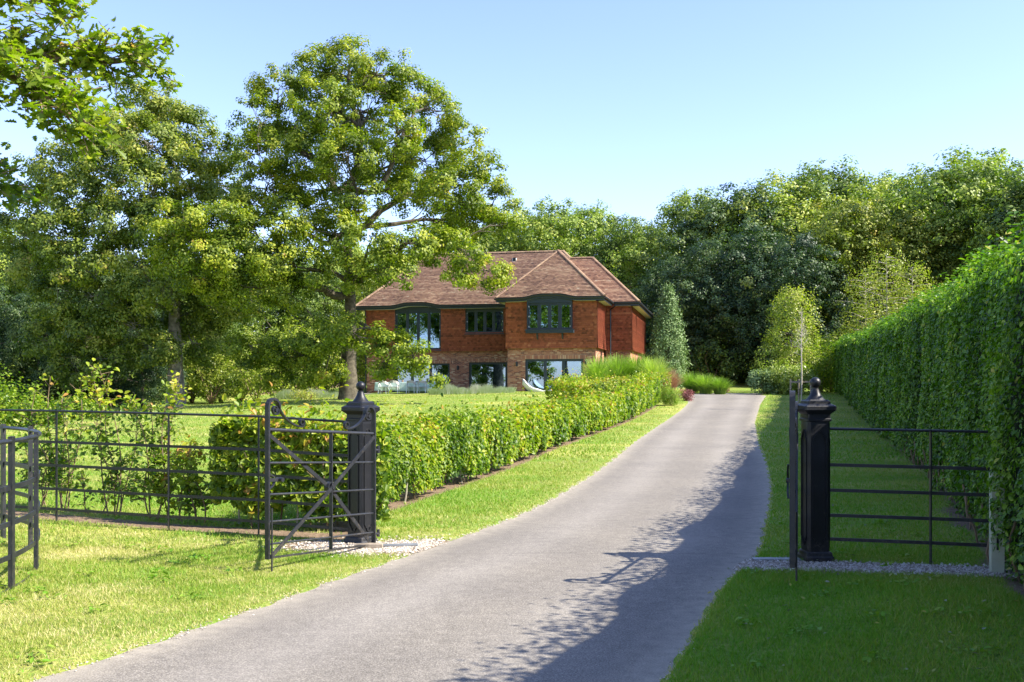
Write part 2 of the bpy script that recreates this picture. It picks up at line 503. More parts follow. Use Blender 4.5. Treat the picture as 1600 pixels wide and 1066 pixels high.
def y_from_px(py):
    lo, hi = 3.0, 56.0
    for _ in range(50):
        mid = (lo + hi) / 2
        row = HZ + (CAMZ - zc(mid)) * F / mid
        if row > py: lo = mid
        else: hi = mid
    return mid
def at(px, py, Y): return Vector(((px - 800) / F * Y, Y, CAMZ + (HZ - py) / F * Y))
def edge(pts):
    return [((px - 800) / F * y_from_px(py), y_from_px(py)) for px, py in pts]
EL = edge([(50,1066),(190,1020),(330,972),(420,942),(500,912),(590,882),(660,858),(740,830),(800,808),(850,785),(910,750),(960,715),(990,690),(1030,663),(1060,643),(1074,630),(1073,621)])
ER = edge([(1045,1064),(1080,1010),(1108,960),(1130,925),(1165,885),(1188,868),(1197,835),(1205,790),(1208,760),(1200,725),(1188,695),(1181,660),(1189,632),(1198,619)])
EL = [(-9.5,-30),(-8,-6),(-5.6,0),(-3.9,2.5)] + EL + [(EL[-1][0]-.3, 52.5),(EL[-1][0]-3, 55)]
ER = [(1.2,-30),(.9,-6),(.6,0),(.45,2.5)] + ER + [(ER[-1][0]+.3, 52.5),(ER[-1][0]+2.5, 55)]
EL = np.array(EL); ER = np.array(ER)
def XL(y): return np.interp(y, EL[:,1], EL[:,0])
def XR(y): return np.interp(y, ER[:,1], ER[:,0])
RE = 54.0
def sstep(t): t = np.clip(t, 0, 1); return t*t*(3-2*t)
def road_in(x, y):
    """signed distance-ish: positive inside road"""
    d = np.minimum(x - XL(y), XR(y) - x)
    return np.minimum(d, RE - y)
def ground_z(x, y):
    d = road_in(x, y)
    return base_z(x, y) + .012 - .05 * sstep((d + .02) / .2)

HR = np.array([(5.2,-9),(4.0,-2),(3.3,1),(3.15,3),(3.2,5.2),(3.62,7),(4.42,9.3),(5.6,12.5),(7.2,17.3),(10.3,28),(13.5,39),(16.0,48),(18.4,57)])  # right hedge face
HL = np.array([(-1.75,10.75),(-2.0,11.6),(-1.62,13.2),(-.98,15.8),(.0,19.8),(.85,23.5),(2.65,30),(4.5,37),(6.15,43.5)])                                       # left hedge centre line
FL = np.array([(-9.5,11.9),(-6.2,11.45),(-5.0,11.0),(-3.62,10.5),(-2.65,10.3),(-1.65,10.05)])           # left rail fence
def dist_poly(x, y, P):
    x = np.asarray(x, float); y = np.asarray(y, float)
    best = np.full(np.broadcast(x, y).shape, 1e9)
    for (x0, y0), (x1, y1) in zip(P[:-1], P[1:]):
        dx, dy = x1-x0, y1-y0
        t = np.clip(((x-x0)*dx + (y-y0)*dy) / (dx*dx+dy*dy), 0, 1)
        best = np.minimum(best, np.hypot(x-x0-t*dx, y-y0-t*dy))
    return best
def hr_x(y): return np.interp(y, HR[:,1], HR[:,0])
G1 = np.array([(2.0,8.75),(2.7,8.6),(3.4,8.45),(4.3,8.3)])       # gravel strip, right
G2 = np.array([(-1.95,9.75),(-1.4,9.6),(-1.0,9.7),(-.75,9.85)])  # gravel patch, left
def soil_amount(x, y):
    s = np.clip(1.25 - dist_poly(x, y, HL) / .38, 0, 1)
    s = np.maximum(s, np.clip(1.2 - dist_poly(x, y, FL + np.array([0,.25])) / .27, 0, 1))
    nz_ = np.sin(y*1.7)*.10 + np.sin(y*4.3+x*2)*.07 + np.sin(y*.6)*.10
    s = np.maximum(s, np.clip((x - hr_x(y) + nz_ + np.interp(y, [3,9,14,22,60], [.35,.42,.26,.05,.0])) / .6, 0, 1) * (y < 60))
    s = np.maximum(s, np.clip(1.3 - dist_poly(x, y, G1) / .34, 0, 1))
    s = np.maximum(s, np.clip(1.3 - dist_poly(x, y, G2) / .42, 0, 1))
    s = np.maximum(s, np.clip((y - 78) / 4, 0, 1))
    return s

def axis(parts):
    a = []
    for lo, hi, st in parts: a += list(np.arange(lo, hi, st))
    a.append(parts[-1][1]); return np.array(a)
gx = axis([(-600,-100,50),(-100,-40,5),(-40,-12,1),(-12,-7,.5),(-7,15,.2),(15,24,.5),(24,60,1.5),(60,120,6),(120,600,48)])
gy = axis([(-500,-60,40),(-60,-6,3),(-6,4,.6),(4,30,.2),(30,58,.35),(58,90,1),(90,150,4),(150,650,50)])
X, Y = np.meshgrid(gx, gy)
Z = ground_z(X, Y)
V = np.stack([X.ravel(), Y.ravel(), Z.ravel()], 1)
nx, ny = len(gx), len(gy)
I = (np.arange(ny-1)[:,None]*nx + np.arange(nx-1)[None,:]).ravel()
Fq = np.stack([I, I+1, I+nx+1, I+nx], 1)
obj('ground', fast_mesh('ground', V, Fq, M['turf'], {'soil': soil_amount(X.ravel(), Y.ravel())}, True), kind='structure')

# road sheet
ry = axis([(-30,4,1),(4,20,.2),(20,RE,.35)])
cols = 25
V = []; E = []; TK = []
jit = rng.normal(0, .018, (len(ry), 2)); 
for i, y in enumerate(ry):
    a, b = XL(y) + jit[i,0], XR(y) + jit[i,1]
    for k in range(cols):
        t = k/(cols-1); x = a + (b-a)*t
        V.append((x, y, base_z(x, y) + .012*math.sin(math.pi*t) - .004)); E.append(max(0, 1 - min(t, 1-t)*9)); TK.append(math.exp(-((t-.3)/.1)**2)+math.exp(-((t-.72)/.1)**2))
I = (np.arange(len(ry)-1)[:,None]*cols + np.arange(cols-1)[None,:]).ravel()
obj('driveway', fast_mesh('driveway', np.array(V), np.stack([I,I+1,I+cols+1,I+cols],1), M['asphalt'], {'edge': E, 'track': TK}, True), kind='structure')

# ------------------------------------------------------------------ leaf scattering
def basis(nr, tw):
    """random tangent frame round normals nr (n,3)"""
    nr = nr / (np.linalg.norm(nr, axis=1, keepdims=True) + 1e-9)
    h = rng.normal(size=nr.shape)
    e1 = np.cross(nr, h); e1 /= (np.linalg.norm(e1, axis=1, keepdims=True) + 1e-9)
    e2 = np.cross(nr, e1)
    return e1, e2, nr
# templates: (points (a along, b across, c up), faces)
T_DIAMOND = (np.array([(-.5,0,0),(0,-.33,.10),(.55,0,0),(0,.33,.10)]), [np.array([(0,1,2,3)])])
T_LEAF = (np.array([(-.5,0,0),(-.18,-.30,.10),(.25,-.24,.08),(.6,0,-.06),(.25,.24,.08),(-.18,.30,.10)]), [np.array([(0,1,2,3),(0,3,4,5)])])
_o = [(-.55,0),(-.40,.07),(-.30,.20),(-.18,.11),(-.06,.29),(.08,.15),(.20,.31),(.31,.14),(.42,.20),(.55,0)]
_pts = [(a, b, abs(b)*.35 + .05*math.sin(a*5)) for a, b in _o] + [(a, -b, abs(b)*.35 + .05*math.sin(a*5)) for a, b in _o[1:-1]]
_mid = [(-.25,0,-.02),(.05,0,-.03),(.3,0,-.02)]
T_OAK = (np.array(_pts), [np.array([(0,1,2,3),(0,3,4,5),(0,5,6,7),(0,7,8,9)]), np.array([(11,10,0,11)])[:0],
         np.array([(0,9,17,16),(0,16,15,14),(0,14,13,12),(0,12,11,10)])])
def leaves(P, nr, size, tmpl, v):
    T, Fs = tmpl
    n = len(P); k = len(T)
    e1, e2, e3 = basis(nr, None)
    sz = np.broadcast_to(np.asarray(size, float), (n,))[:,None,None]
    V = P[:,None,:] + sz * (T[None,:,0:1]*e1[:,None,:] + T[None,:,1:2]*e2[:,None,:] + T[None,:,2:3]*e3[:,None,:])
    out = []
    off = (np.arange(n)*k)[:,None,None]
    for f in Fs:
        if len(f) == 0: continue
        out.append((f[None] + off).reshape(-1, f.shape[1]))
    return V.reshape(-1,3), out, np.repeat(v, k)
def merge(parts):
    Vs = []; Fs = {}; As = []; o = 0
    for V, Fl, A in parts:
        Vs.append(V); As.append(A)
        for f in Fl: Fs.setdefault(f.shape[1], []).append(f + o)
        o += len(V)
    return np.concatenate(Vs), [np.concatenate(f) for f in Fs.values()], np.concatenate(As)
def leaf_mesh(name, parts, mat):
    V, Fl, A = merge(parts)
    return fast_mesh(name, V, Fl, mat, {'v': A})

def unit(a): return a / (np.linalg.norm(a, axis=-1, keepdims=True) + 1e-9)
def sphere_pts(n):
    return unit(rng.normal(size=(n,3)))

def crown(puffs, clumps, per, leaf, clump_r, tmpl=T_DIAMOND, up=.45, flat=.75, inner=.0):
    """puffs: list of (centre, (rx,ry,rz)); returns leaf arrays and clump centres"""
    out = []; cc = []
    for c, r in puffs:
        c = np.array(c); r = np.array(r)
        nc = max(3, int(clumps * (r[0]*r[2]) ))
        d = sphere_pts(nc)
        rad = rng.uniform(.45, 1.0, nc)[:,None] ** .6
        ctr = c + d * rad * r
        cr = clump_r * rng.uniform(.6, 1.35, nc)
        cc.append((c, ctr))
        cnt = np.maximum(4, (per * (cr/clump_r)**2 * rng.uniform(.6,1.2,nc))).astype(int)
        idx = np.repeat(np.arange(nc), cnt)
        q = sphere_pts(len(idx)) * (rng.uniform(0,1,len(idx))[:,None] ** .45)
        q[:,2] *= flat
        P = ctr[idx] + q * cr[idx][:,None]
        nr = unit(q) * .8 + d[idx]*.7 + np.array([0,0,up]) + rng.normal(0,.36,(len(idx),3))
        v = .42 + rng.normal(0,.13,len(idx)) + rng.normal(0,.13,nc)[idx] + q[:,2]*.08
        out.append(leaves(P, nr, leaf*rng.uniform(.7,1.3,len(idx)), tmpl, v))
    return out, cc

def wobble_path(p, q, n=7, amp=.12, sag=0.0, r=random):
    p = Vector(p); q = Vector(q); L = (q-p).length
    pts = []
    o = Vector((r.uniform(-1,1), r.uniform(-1,1), r.uniform(-.6,.6)))
    o2 = Vector((r.uniform(-1,1), r.uniform(-1,1), r.uniform(-.6,.6)))
    for i in range(n+1):
        t = i/n
        pts.append(p.lerp(q, t) + (o*math.sin(math.pi*t) + o2*math.sin(2*math.pi*t)*.6) * amp * L * .5 + Vector((0,0,1))*sag*L*math.sin(math.pi*t))
    return pts

def make_tree(name, base, height, trunk_r, puffs, label, cat='tree', group=None, leafmat=None, bark=None, clumps=10, per=60,
              leaf=.13, clump_r=.5, fork=.3, lean=(0,0), tmpl=T_DIAMOND, twigs=True, trunk_top=.85, flat=.75, local=False, limb_k=1.0, limbs=()):
    """base: world point; puffs: list of (centre relative to base, radii)"""
    e = empty(name, base, 0, label, cat, group)
    tb = MB()
    top = Vector((lean[0], lean[1], height*trunk_top))
    n = 10
    spine = []
    for i in range(n+1):
        t = i/n
        spine.append(Vector((lean[0]*t*t + math.sin(t*7+height)*.012*height*t, lean[1]*t*t + math.cos(t*6)*.012*height*t, -.3 + (top.z+.3)*t)))
    rad = [trunk_r*(1.45 if i == 0 else 1.12 if i == 1 else 1.0) * (1 - (i/n)**1.1*.86) for i in range(n+1)]
    spine.insert(1, Vector((0, 0, .25))); rad.insert(1, trunk_r*1.18)
    tb.tube(spine, rad, 12)
    parts, cc = crown(puffs, clumps, per, leaf, clump_r, tmpl, flat=flat)
    nodes = [(Vector(p), r_, max(0., p[2]-height*fork)*.3) for p, r_ in zip(spine, rad) if p[2] > height*fork*.9]
    for lp, r0 in limbs:
        q0 = Vector(lp[0]); st = min(spine, key=lambda p_: (Vector(p_)-q0).length)
        ctl = [Vector(st)] + [Vector(p_) for p_ in lp]; fine = []
        for i in range(len(ctl)-1):
            p0, p1, p2, p3 = ctl[max(0,i-1)], ctl[i], ctl[i+1], ctl[min(len(ctl)-1,i+2)]
            for j in range(5):
                t = j/5
                fine.append(.5*((2*p1)+(p2-p0)*t+(2*p0-5*p1+4*p2-p3)*t*t+(3*p1-p0-3*p2+p3)*t**3) + Vector((random.gauss(0,.035),random.gauss(0,.035),random.gauss(0,.035))))
        fine.append(ctl[-1]); k = len(fine)-1
        rr_ = [r0*(1-.62*i/k) for i in range(k+1)]
        tb.tube(fine, rr_, 8, cap=False)
        for i in range(2, k+1): nodes.append((fine[i], rr_[i], .6*i))
    order = sorted(range(len(puffs)), key=lambda i: math.hypot(cc[i][0][0], cc[i][0][1]) + .25*abs(cc[i][0][2]-height*.5))
    for i_ in order:
        c, ctr = cc[i_]; r = puffs[i_][1]
        c = Vector(c)
        bn = min(nodes, key=lambda nd: (nd[0]-c).length + .22*nd[2] + 1.3*max(0, nd[0].z-c.z+.3))
        a, ra, pl = bn
        L = (c-a).length
        r0 = min(ra*.82, .03 + trunk_r*.5*limb_k*(.35+.65*math.exp(-pl/5)))
        k = max(4, int(L/.6)); 
        pts = wobble_path(a, c, k, .20, .07)
        rr_ = [max(.022, r0*(1-.62*i/k)) for i in range(k+1)]
        tb.tube(pts, rr_, 7, cap=False)
        for i in range(1, k+1): nodes.append((pts[i], rr_[i], pl + L*i/k))
        if twigs:
            for q in ctr[::2 if len(ctr) > 8 else 1]:
                j = random.randint(max(1, k-3), k)
                tb.tube(wobble_path(pts[j], q, 3, .25), [rr_[j]*.45+.008, rr_[j]*.3+.006, .012, .006], 4, cap=False)
    tb.obj('trunk', bark or M['bark'], e, smooth=True)
    obj('crown', leaf_mesh('crown', parts, leafmat or M['oak_leaf']), e)
    return e

def copy_tree(o, loc, rz, sc, label, group=None, name=None):
    c = o.copy(); COL.objects.link(c)
    c.location = loc; c.rotation_euler = (0,0,rz); c.scale = sc if hasattr(sc, '__len__') else (sc,)*3
    c['label'] = label
    if group: c['group'] = group
    elif 'group' in c: del c['group']
    for ch in list(o.children):
        d = ch.copy(); COL.objects.link(d); d.parent = c
    return c

def gz(x, y): return float(ground_z(x, y))
def rel(px, py, Y, base):
    p = at(px, py, Y); return (p.x-base[0], p.y-base[1], p.z-base[2])

# ------------------------------------------------------------------ the house
HX, HY, HROT = 5.13, 60.0, -R(11.8)
U = Vector((math.cos(HROT), math.sin(HROT), 0)); Vv = Vector((-math.sin(HROT), math.cos(HROT), 0))
house = empty('brick_house', (HX, HY, 0), HROT, 'red brick and tile hung house with hipped clay tile roof and dark window frames', 'house')
def u_at(px, v):
    k = (px-800)/F
    # (HX + u*U.x + v*Vv.x) = k*(HY + u*U.y + v*Vv.y)
    return (k*(HY + v*Vv.y) - HX - v*Vv.x) / (U.x - k*U.y)
def z_at(py, u, v): return CAMZ + (HZ-py)/F * (HY + u*U.y + v*Vv.y)
TB, EZ = 3.76, 6.70       # underside of hung tiles, wall top
GB = 0.35
V0, V1, U0, U1, VB = 4.5, 16.5, -16.4, 1.69, 0.0   # main front, rear, left, right, bay front
BU0, BU1 = -5.64, 0.0
BRK = .10   # brick sits back behind the hung tiles

def opening(pxa, pxb, pya, pyb, v):
    a, b = u_at(pxa, v), u_at(pxb, v); mid = (a+b)/2
    return (a, b, z_at(pyb, mid, v), z_at(pya, mid, v))
W1 = opening(617, 689, 486, 547, V0)
W2 = opening(727, 787, 484, 521, V0)
W3 = opening(825, 895, 474, 516, VB)
W4 = opening(613, 702, 568, 616, V0)
W5 = opening(732, 792, 566, 616, V0)
W6 = opening(820, 911, 561, 612, VB)
for_w4 = W4[2]
FLOOR = .98
W4 = (W4[0], W4[1], FLOOR, W4[3]); W5 = (W5[0], W5[1], FLOOR, W5[3]); W6 = (W6[0], W6[1], FLOOR+.05, W6[3])

def wall_rects(a, b, z0, z1, ops):
    zs = sorted({z0, z1, *[o[2] for o in ops], *[o[3] for o in ops]})
    zs = [z for z in zs if z0 <= z <= z1]
    out = []
    for za, zb in zip(zs[:-1], zs[1:]):
        cuts = sorted([(o[0], o[1]) for o in ops if o[2] < (za+zb)/2 < o[3]])
        x = a
        for c0, c1 in cuts:
            if c0 > x: out.append((x, c0, za, zb))
            x = max(x, c1)
        if x < b: out.append((x, b, za, zb))
    return out
def brick_wall(a, b, z0, z1, ops, P, th=.3):
    """P(s, off, z): point; off outward"""
    m = MB()
    for x0, x1, za, zb in wall_rects(a, b, z0, z1, ops):
        vs = [P(x0,0,za),P(x1,0,za),P(x1,-th,za),P(x0,-th,za),P(x0,0,zb),P(x1,0,zb),P(x1,-th,zb),P(x0,-th,zb)]
        m.add(vs, [(0,3,2,1),(4,5,6,7),(0,1,5,4),(1,2,6,5),(2,3,7,6),(3,0,4,7)])
    return m.obj('wall', M['brick'], house)
def Pf(v): return lambda s, off, z: (s, v - off, z)
def Pr(u): return lambda s, off, z: (u + off, s, z)
def Pl(u): return lambda s, off, z: (u - off, s, z)
def Pb(v): return lambda s, off, z: (s, v + off, z)
def tile_wall(a, b, z0, z1, ops, P, tw=.165, g=.125):
    V = []; A = []
    rows = int(round((z1-z0)/g)); g = (z1-z0)/rows
    for r in range(rows):
        za = z0 + r*g; zb = za + g*1.25
        kick = .05*math.exp(-r/2.2); rowv = random.gauss(0,.11)  # tone varies by row to suggest shadow lines between the courses
        segs = [(x0, x1) for x0, x1, c, d in wall_rects(a, b, z0, z1, ops) if c <= za+g/2 <= d]
        for x0, x1 in segs:
            x = x0; first = True
            while x < x1-1e-4:
                x2 = min(x1, x + (tw/2 if first and r % 2 else tw)); first = False
                o = .044 + kick + random.uniform(-.008, .010); o2 = o + random.uniform(-.005, .005)
                dz = random.uniform(-.004, .004)
                q = [P(x, o, za+dz), P(x2-.004, o2, za+dz), P(x2-.004, .006+kick*.6, zb), P(x, .006+kick*.6, zb), P(x, o-.016, za+dz), P(x2-.004, o2-.016, za+dz)]
                V += q; A += [random.gauss(.45,.16)+rowv]*6
                x = x2
    n = len(V)//6
    f = np.array([(0,1,2,3),(4,5,1,0)])
    Fq = (f[None] + (np.arange(n)*6)[:,None,None]).reshape(-1,4)
    o = obj('hung_tiles', fast_mesh('hung_tiles', np.array(V), Fq, M['wall_tile'], {'v': A}), house, kind='stuff')
    # wall core behind the tiles
    m = MB()
    for x0, x1, za, zb in wall_rects(a, b, z0, z1, ops):
        vs = [P(x0,0,za),P(x1,0,za),P(x1,-.3,za),P(x0,-.3,za),P(x0,0,zb),P(x1,0,zb),P(x1,-.3,zb),P(x0,-.3,zb)]
        m.add(vs, [(0,3,2,1),(4,5,6,7),(0,1,5,4),(1,2,6,5),(2,3,7,6),(3,0,4,7)])
    m.obj('wall', M['brick'], house)

# side slit windows (v ranges on the right wall)
S1 = (7.6, 8.0, 4.9, 6.2); S2 = (13.2, 13.6, 5.0, 6.2)
brick_wall(U0+BRK, BU0, GB, TB, [W4, W5], Pf(V0+BRK))
brick_wall(BU1, U1-BRK, GB, TB, [], Pf(V0+BRK))
brick_wall(BU0+BRK, BU1-BRK, GB, TB, [W6], Pf(VB+BRK))
brick_wall(VB+BRK+.3, V0+BRK, GB, TB, [], Pr(BU1-BRK))
brick_wall(VB+BRK+.3, V0+BRK, GB, TB, [], Pl(BU0+BRK))
brick_wall(V0+BRK+.3, V1, GB, TB, [], Pr(U1-BRK))
brick_wall(V0+BRK+.3, V0+7, GB, TB, [], Pl(U0+BRK))
brick_wall(U0+BRK, -5.4, GB, EZ, [], Pb(V0+7))
brick_wall(-4.6, U1-BRK, GB, EZ, [], Pb(V1))
brick_wall(V0+7, V1-.3, GB, EZ, [], Pl(-5.0))
W1t = (W1[0], W1[1], W1[2], EZ); W2t = (W2[0], W2[1], W2[2], EZ); W3t = (W3[0], W3[1], W3[2], EZ)
tile_wall(U0, BU0, TB, EZ, [W1t, W2t], Pf(V0))
tile_wall(BU1, U1, TB, EZ, [], Pf(V0))
tile_wall(BU0, BU1, TB, EZ, [W3t], Pf(VB))
tile_wall(VB, V0, TB, EZ, [], Pr(BU1))
tile_wall(VB, V0, TB, EZ, [], Pl(BU0))
tile_wall(V0, V1, TB, EZ, [S1, S2], Pr(U1))
tile_wall(V0, V0+7, TB, EZ, [], Pl(U0))

# soldier courses over ground floor openings
for W, v in ((W4, V0), (W5, V0), (W6, VB)):
    m = MB(); m.box((W[0]-.25, v+BRK-.006, W[3]+.002), (W[1]+.25, v+BRK-.002, W[3]+.245))
    m.obj('brick_lintel', M['brick_soldier'], house)

# floors and back walls of the rooms, so that the glass looks into dark rooms
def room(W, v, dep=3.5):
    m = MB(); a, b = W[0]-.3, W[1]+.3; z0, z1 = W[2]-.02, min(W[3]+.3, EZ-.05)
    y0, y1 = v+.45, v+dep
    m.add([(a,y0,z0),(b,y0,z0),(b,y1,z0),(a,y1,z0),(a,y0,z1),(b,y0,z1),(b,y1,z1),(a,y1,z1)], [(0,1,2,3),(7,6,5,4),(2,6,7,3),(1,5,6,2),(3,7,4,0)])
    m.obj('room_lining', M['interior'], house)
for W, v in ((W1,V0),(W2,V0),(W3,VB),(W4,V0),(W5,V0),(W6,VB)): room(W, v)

def window(W, P, panes, fr=.10, mull=.11, dep=.09, rec=.08, hinge=False, curtain=None, blind=False, name='window', outer=.0):
    a, b, z0, z1 = W
    m = MB()
    def bx(mm, x0, x1, za, zb, o0, o1):
        vs = [P(x0,o0,za),P(x1,o0,za),P(x1,o1,za),P(x0,o1,za),P(x0,o0,zb),P(x1,o0,zb),P(x1,o1,zb),P(x0,o1,zb)]
        mm.add(vs, [(0,3,2,1),(4,5,6,7),(0,1,5,4),(1,2,6,5),(2,3,7,6),(3,0,4,7)])
    o1 = -rec; o0 = -rec-dep
    bx(m, a, b, z1-fr, z1, o0, o1); bx(m, a, b, z0, z0+fr, o0, o1)
    bx(m, a, a+fr, z0+fr, z1-fr, o0, o1); bx(m, b-fr, b, z0+fr, z1-fr, o0, o1)
    w = (b-a-2*fr)/panes
    f = m.obj(name, M['joinery'], house)
    for k in range(panes):
        x0 = a+fr+w*k; x1 = x0+w
        if k:
            q = MB(); bx(q, x0-mull/2, x0+mull/2, z0+fr, z1-fr, o0+.01, o1-.012); q.obj('mullion', M['joinery'], f)
        g0 = x0+(mull/2 if k else 0); g1 = x1-(mull/2 if k < panes-1 else 0)
        s_ = MB(); t_ = .045
        for (c0,c1,d0,d1) in ((g0,g1,z0+fr,z0+fr+t_),(g0,g1,z1-fr-t_,z1-fr),(g0,g0+t_,z0+fr+t_,z1-fr-t_),(g1-t_,g1,z0+fr+t_,z1-fr-t_)):
            bx(s_, c0, c1, d0, d1, o0+.02, o1-.02)
        s_.obj('sash', M['joinery'], f)
        q = MB(); bx(q, g0+t_, g1-t_, z0+fr+t_, z1-fr-t_, o0+.035, o0+.045); q.obj('pane', M['glass'], f)
        if hinge:
            if k in (0, panes-1):
                gg = g0 if k == 0 else g1-.01
                for zz in (z0+fr+.12, (z0+z1)/2, z1-fr-.12):
                    q = MB(); bx(q, gg-.012, gg+.02, zz-.04, zz+.04, o1-.012, o1+.006); q.obj('hinge', M['white'], f)
        if blind:
            q = MB(); bx(q, g0+.03, g1-.03, z1-fr-.28, z1-fr, o0-.08, o0-.07); q.obj('blind', M['curtain'], f)
    if curtain:
        for c0, c1 in curtain:
            q = MB(); n_ = 14
            for i in range(n_):
                xx0 = a+fr+(b-a-2*fr)*(c0+(c1-c0)*i/n_); xx1 = a+fr+(b-a-2*fr)*(c0+(c1-c0)*(i+1)/n_)
                ya, yb = (o0-.12, o0-.18) if i % 2 else (o0-.18, o0-.12)
                q.add([P(xx0,ya,z0+.05),P(xx1,yb,z0+.05),P(xx1,yb,z1-.05),P(xx0,ya,z1-.05)], [(0,1,2,3)])
            q.obj('curtain', M['curtain'], f)
    return f
def sill(W, P, o=.07, th=.07, drop=.0):
    q = MB(); a, b, z0, z1 = W
    vs = [P(a-.04,-.1,z0-th-drop),P(b+.04,-.1,z0-th-drop),P(b+.04,o,z0-th-drop),P(a-.04,o,z0-th-drop),P(a-.04,-.1,z0-drop),P(b+.04,-.1,z0-drop),P(b+.04,o,z0-drop-.01),P(a-.04,o,z0-drop-.01)]
    q.add(vs, [(0,3,2,1),(4,5,6,7),(0,1,5,4),(1,2,6,5),(2,3,7,6),(3,0,4,7)])
    return q.obj('window_sill', M['joinery'], house)
window(W1, Pf(V0), 4, curtain=[(0,.09)], hinge=True); sill(W1, Pf(V0))
window(W2, Pf(V0), 4, blind=True, hinge=True); sill(W2, Pf(V0))
window(W4, Pf(V0+BRK), 3, fr=.08, mull=.09, curtain=[(.02,.16)], name='glazed_door')
window(W5, Pf(V0+BRK), 1, fr=.10, name='picture_window')
window(W6, Pf(VB+BRK), 3, fr=.10, mull=.10, name='glazed_door')
window(S1, Pr(U1), 1, fr=.05, rec=.02, name='slit_window'); window(S2, Pr(U1), 1, fr=.05, rec=.02, name='slit_window')
# dark panels between window heads and the curved eaves
HBW = [((W1[0]+W1[1])/2, V0), ((W3[0]+W3[1])/2, VB)]
for W, v in ((W1,V0),(W2,V0)):
    m = MB(); m.box((W[0], v-.02+.06, W[3]), (W[1], v+.12, EZ+.20 if W is W1 else EZ+.05)); m.obj('head_panel', M['joinery'], house)
# oriel box window on the bay
OP = .38
oz0, oz1 = W3[2], W3[3]
window((W3[0]+.02, W3[1]-.02, oz0, oz1), Pf(VB-OP+.08), 4, fr=.09, mull=.13, rec=.0, hinge=True, curtain=[(.0,.16)], name='oriel_window')
m = MB()
m.box((W3[0], VB-OP-.005, oz0+.002), (W3[0]+.05, VB+.05, oz1+.30)); m.box((W3[1]-.05, VB-OP-.005, oz0+.002), (W3[1], VB+.05, oz1+.30))
m.box((W3[0]+.052, VB-OP+.005, oz1+.002), (W3[1]-.052, VB+.05, oz1+.28))
m.obj('oriel_cheeks', M['joinery'], house)
m = MB(); m.box((W3[0]-.06, VB-OP-.10, oz0-.19), (W3[1]+.10, VB+.02, oz0)); m.box((W3[0]-.10, VB-OP-.14, oz0-.04), (W3[1]+.14, VB-OP-.102, oz0+.03))
m.obj('oriel_sill', M['joinery'], house)
for t_ in (.22, .78):
    x = W3[0]+(W3[1]-W3[0])*t_
    m = MB(); m.ribbon([(x, VB-.30*math.cos(a_), oz0-.20-.34*math.sin(a_)) for a_ in np.linspace(0, math.pi/2, 7)], (1,0,0), .07, .07)
    m.box((x-.035, VB-.06, oz0-.55), (x+.035, VB-.02, oz0-.19))
    m.obj('bracket', M['joinery'], house)

# roof: slopes of individual tiles
PT = math.tan(R(44)); SE = 6.84
def eyebrow(u, v):
    z = 0
    for uc, vc in HBW:
        ve = vc - .5
        t = v - ve
        if abs(v - ve) < 2.6:
            z += (.20 if vc == VB else .20) * math.exp(-((u-uc)/1.25)**4 * .9) * max(0, 1 - t/2.4)**1.6 if t > -.3 else 0
    return z
def roof_z(u, v, kind):
    return {'f': SE+PT*(v-4.0), 'bf': SE+PT*(v+.5), 'r': SE+PT*(2.2-u), 'l': SE+PT*(u+16.9), 'br': SE+PT*(.5-u), 'bl': SE+PT*(u+6.14),
            'b': SE+PT*(12-v), 'rb': SE+PT*(17-v), 'rl': SE+PT*(u+4.6)}[kind]
_dn = {'f':(0,-1),'bf':(0,-1),'r':(1,0),'l':(-1,0),'br':(1,0),'bl':(-1,0),'b':(0,1),'rb':(0,1),'rl':(-1,0)}
TV = []; TA = []
